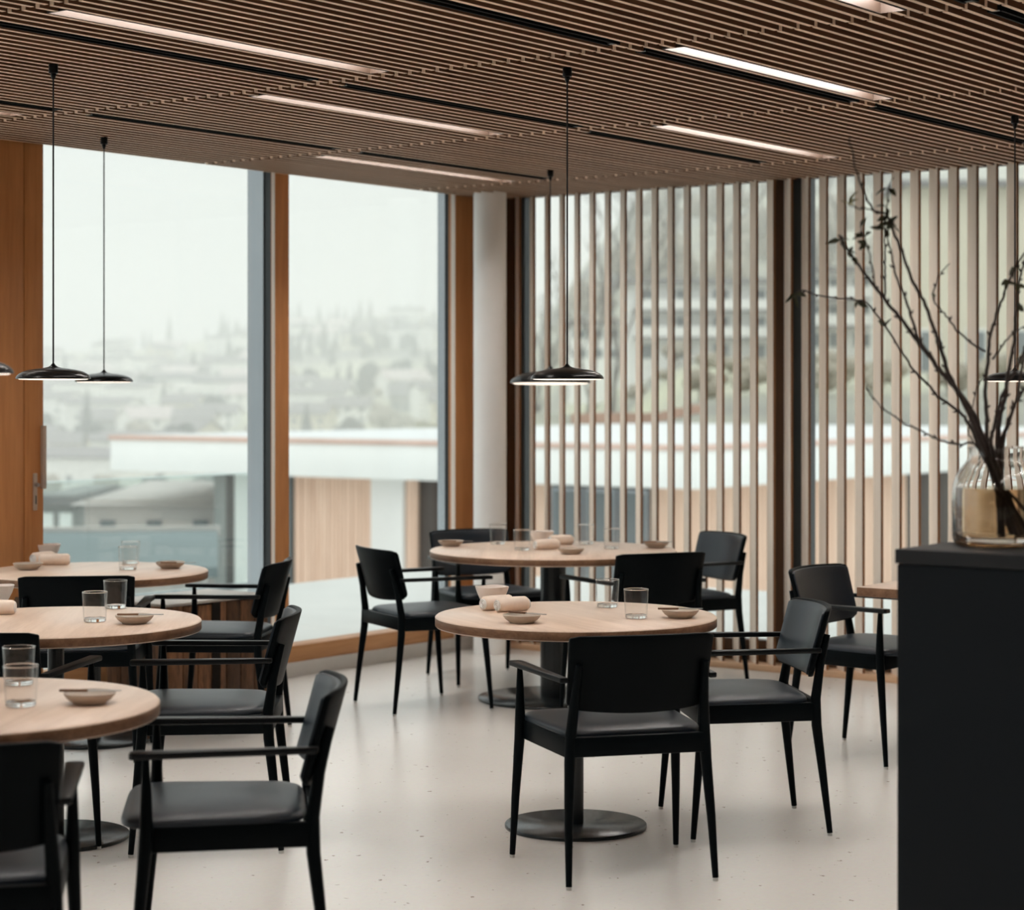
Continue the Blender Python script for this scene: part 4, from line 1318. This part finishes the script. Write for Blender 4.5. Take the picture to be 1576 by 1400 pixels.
BT = [(848, 175, 19, 'bare tree left of the pendant cords behind the slats'), (902, 160, 20, 'bare tree just right of the pendant cords behind the slats'), (938, 150, 17, 'bare tree between the pendant cords and the white terraced house'),
      (985, 262, 24, 'bare tree rising over the left end of the white terraced house'), (1040, 246, 24, 'bare tree rising over the middle of the white terraced house'),
      (1112, 268, 25, 'bare tree rising over the right half of the white terraced house'), (1182, 243, 22, 'bare tree beside the dark mullion above the white terraced house'),
      (1300, 230, 24, 'bare tree above the white house right of the dark mullion'), (1355, 220, 25, 'bare tree left of the tall cream house')]
for i, (u, d, h, lab) in enumerate(BT): bare_tree(u, d, h, lab, 40 + i)
def shrub_label(): return 'rounded winter shrub on the slope behind the pavilion roof'
for (n, u0, u1, d0, d1) in ((26, 820, 1220, 75, 150), (20, 1230, 1600, 70, 130), (40, 840, 1600, 235, 400)):
    k = tries = 0
    while k < n and tries < 900:
        tries += 1
        u = rnd.uniform(u0, u1); d = rnd.uniform(d0, d1)
        x, yv = at(u, d)
        far = d > 200
        s = rnd.uniform(.13, .26) if not far else rnd.uniform(.7, 1.1)
        if not clear(x, yv, 5.8 * s): continue
        k += 1
        o = link('slope_tree' if far else 'shrub', TM[rnd.choice((3, 5)) if not far else rnd.choice((3, 5, 3))])
        o.location = (x, yv, near_z(u, d) - .1); o.scale = (s, s, s * .8 if not far else s); o.rotation_euler = (0, 0, rnd.uniform(0, 6))
        if far: tag(o, 'misty tree high on the slope above the houses', 'tree', 'trees high on the slope')
        else: tag(o, shrub_label(), 'shrub', 'shrubs on the slope')
# red brown planting edge on the slope just over the pavilion roof
pe = MB()
ps = [at(u, 66) for u in range(880, 1090, 20)]
for i in range(len(ps) - 1):
    a, b = ps[i], ps[i + 1]
    z = near_z(880 + 20 * i, 66)
    pe.add([(a[0], a[1], z - .3), (b[0], b[1], z - .3), (b[0], b[1], z + .32), (a[0], a[1], z + .32), (a[0] + .4, a[1] + .3, z - .3), (b[0] + .4, b[1] + .3, z - .3), (b[0] + .4, b[1] + .3, z + .32), (a[0] + .4, a[1] + .3, z + .32)],
           [(0, 1, 2, 3), (5, 4, 7, 6), (3, 2, 6, 7)])
o = pe.build('planting_edge', M['red_soil'], smooth=False); tag(o, 'red brown retaining edge on the slope behind the pavilion roof', 'edging')

# ------------------------------------------------------------------ mist over the valley and the slopes
mm = bpy.data.materials.new('valley_mist'); mm.use_nodes = True
nt = mm.node_tree; nt.nodes.clear()
mo = nt.nodes.new('ShaderNodeOutputMaterial'); vsn = nt.nodes.new('ShaderNodeVolumeScatter')
vsn.inputs['Color'].default_value = (0.985, 1.0, 0.99, 1); vsn.inputs['Density'].default_value = 0.0015; vsn.inputs['Anisotropy'].default_value = 0.0
nt.links.new(vsn.outputs[0], mo.inputs['Volume'])
c = at(UC, 1400)
mist = MB().obox((c[0], c[1], 35), (CA, SA, 0), 1325, (-SA, CA, 0), 1500, 95).build('mist', mm, smooth=False)
tag(mist, 'pale winter mist lying over the valley and hillsides outside', 'mist', kind='stuff')
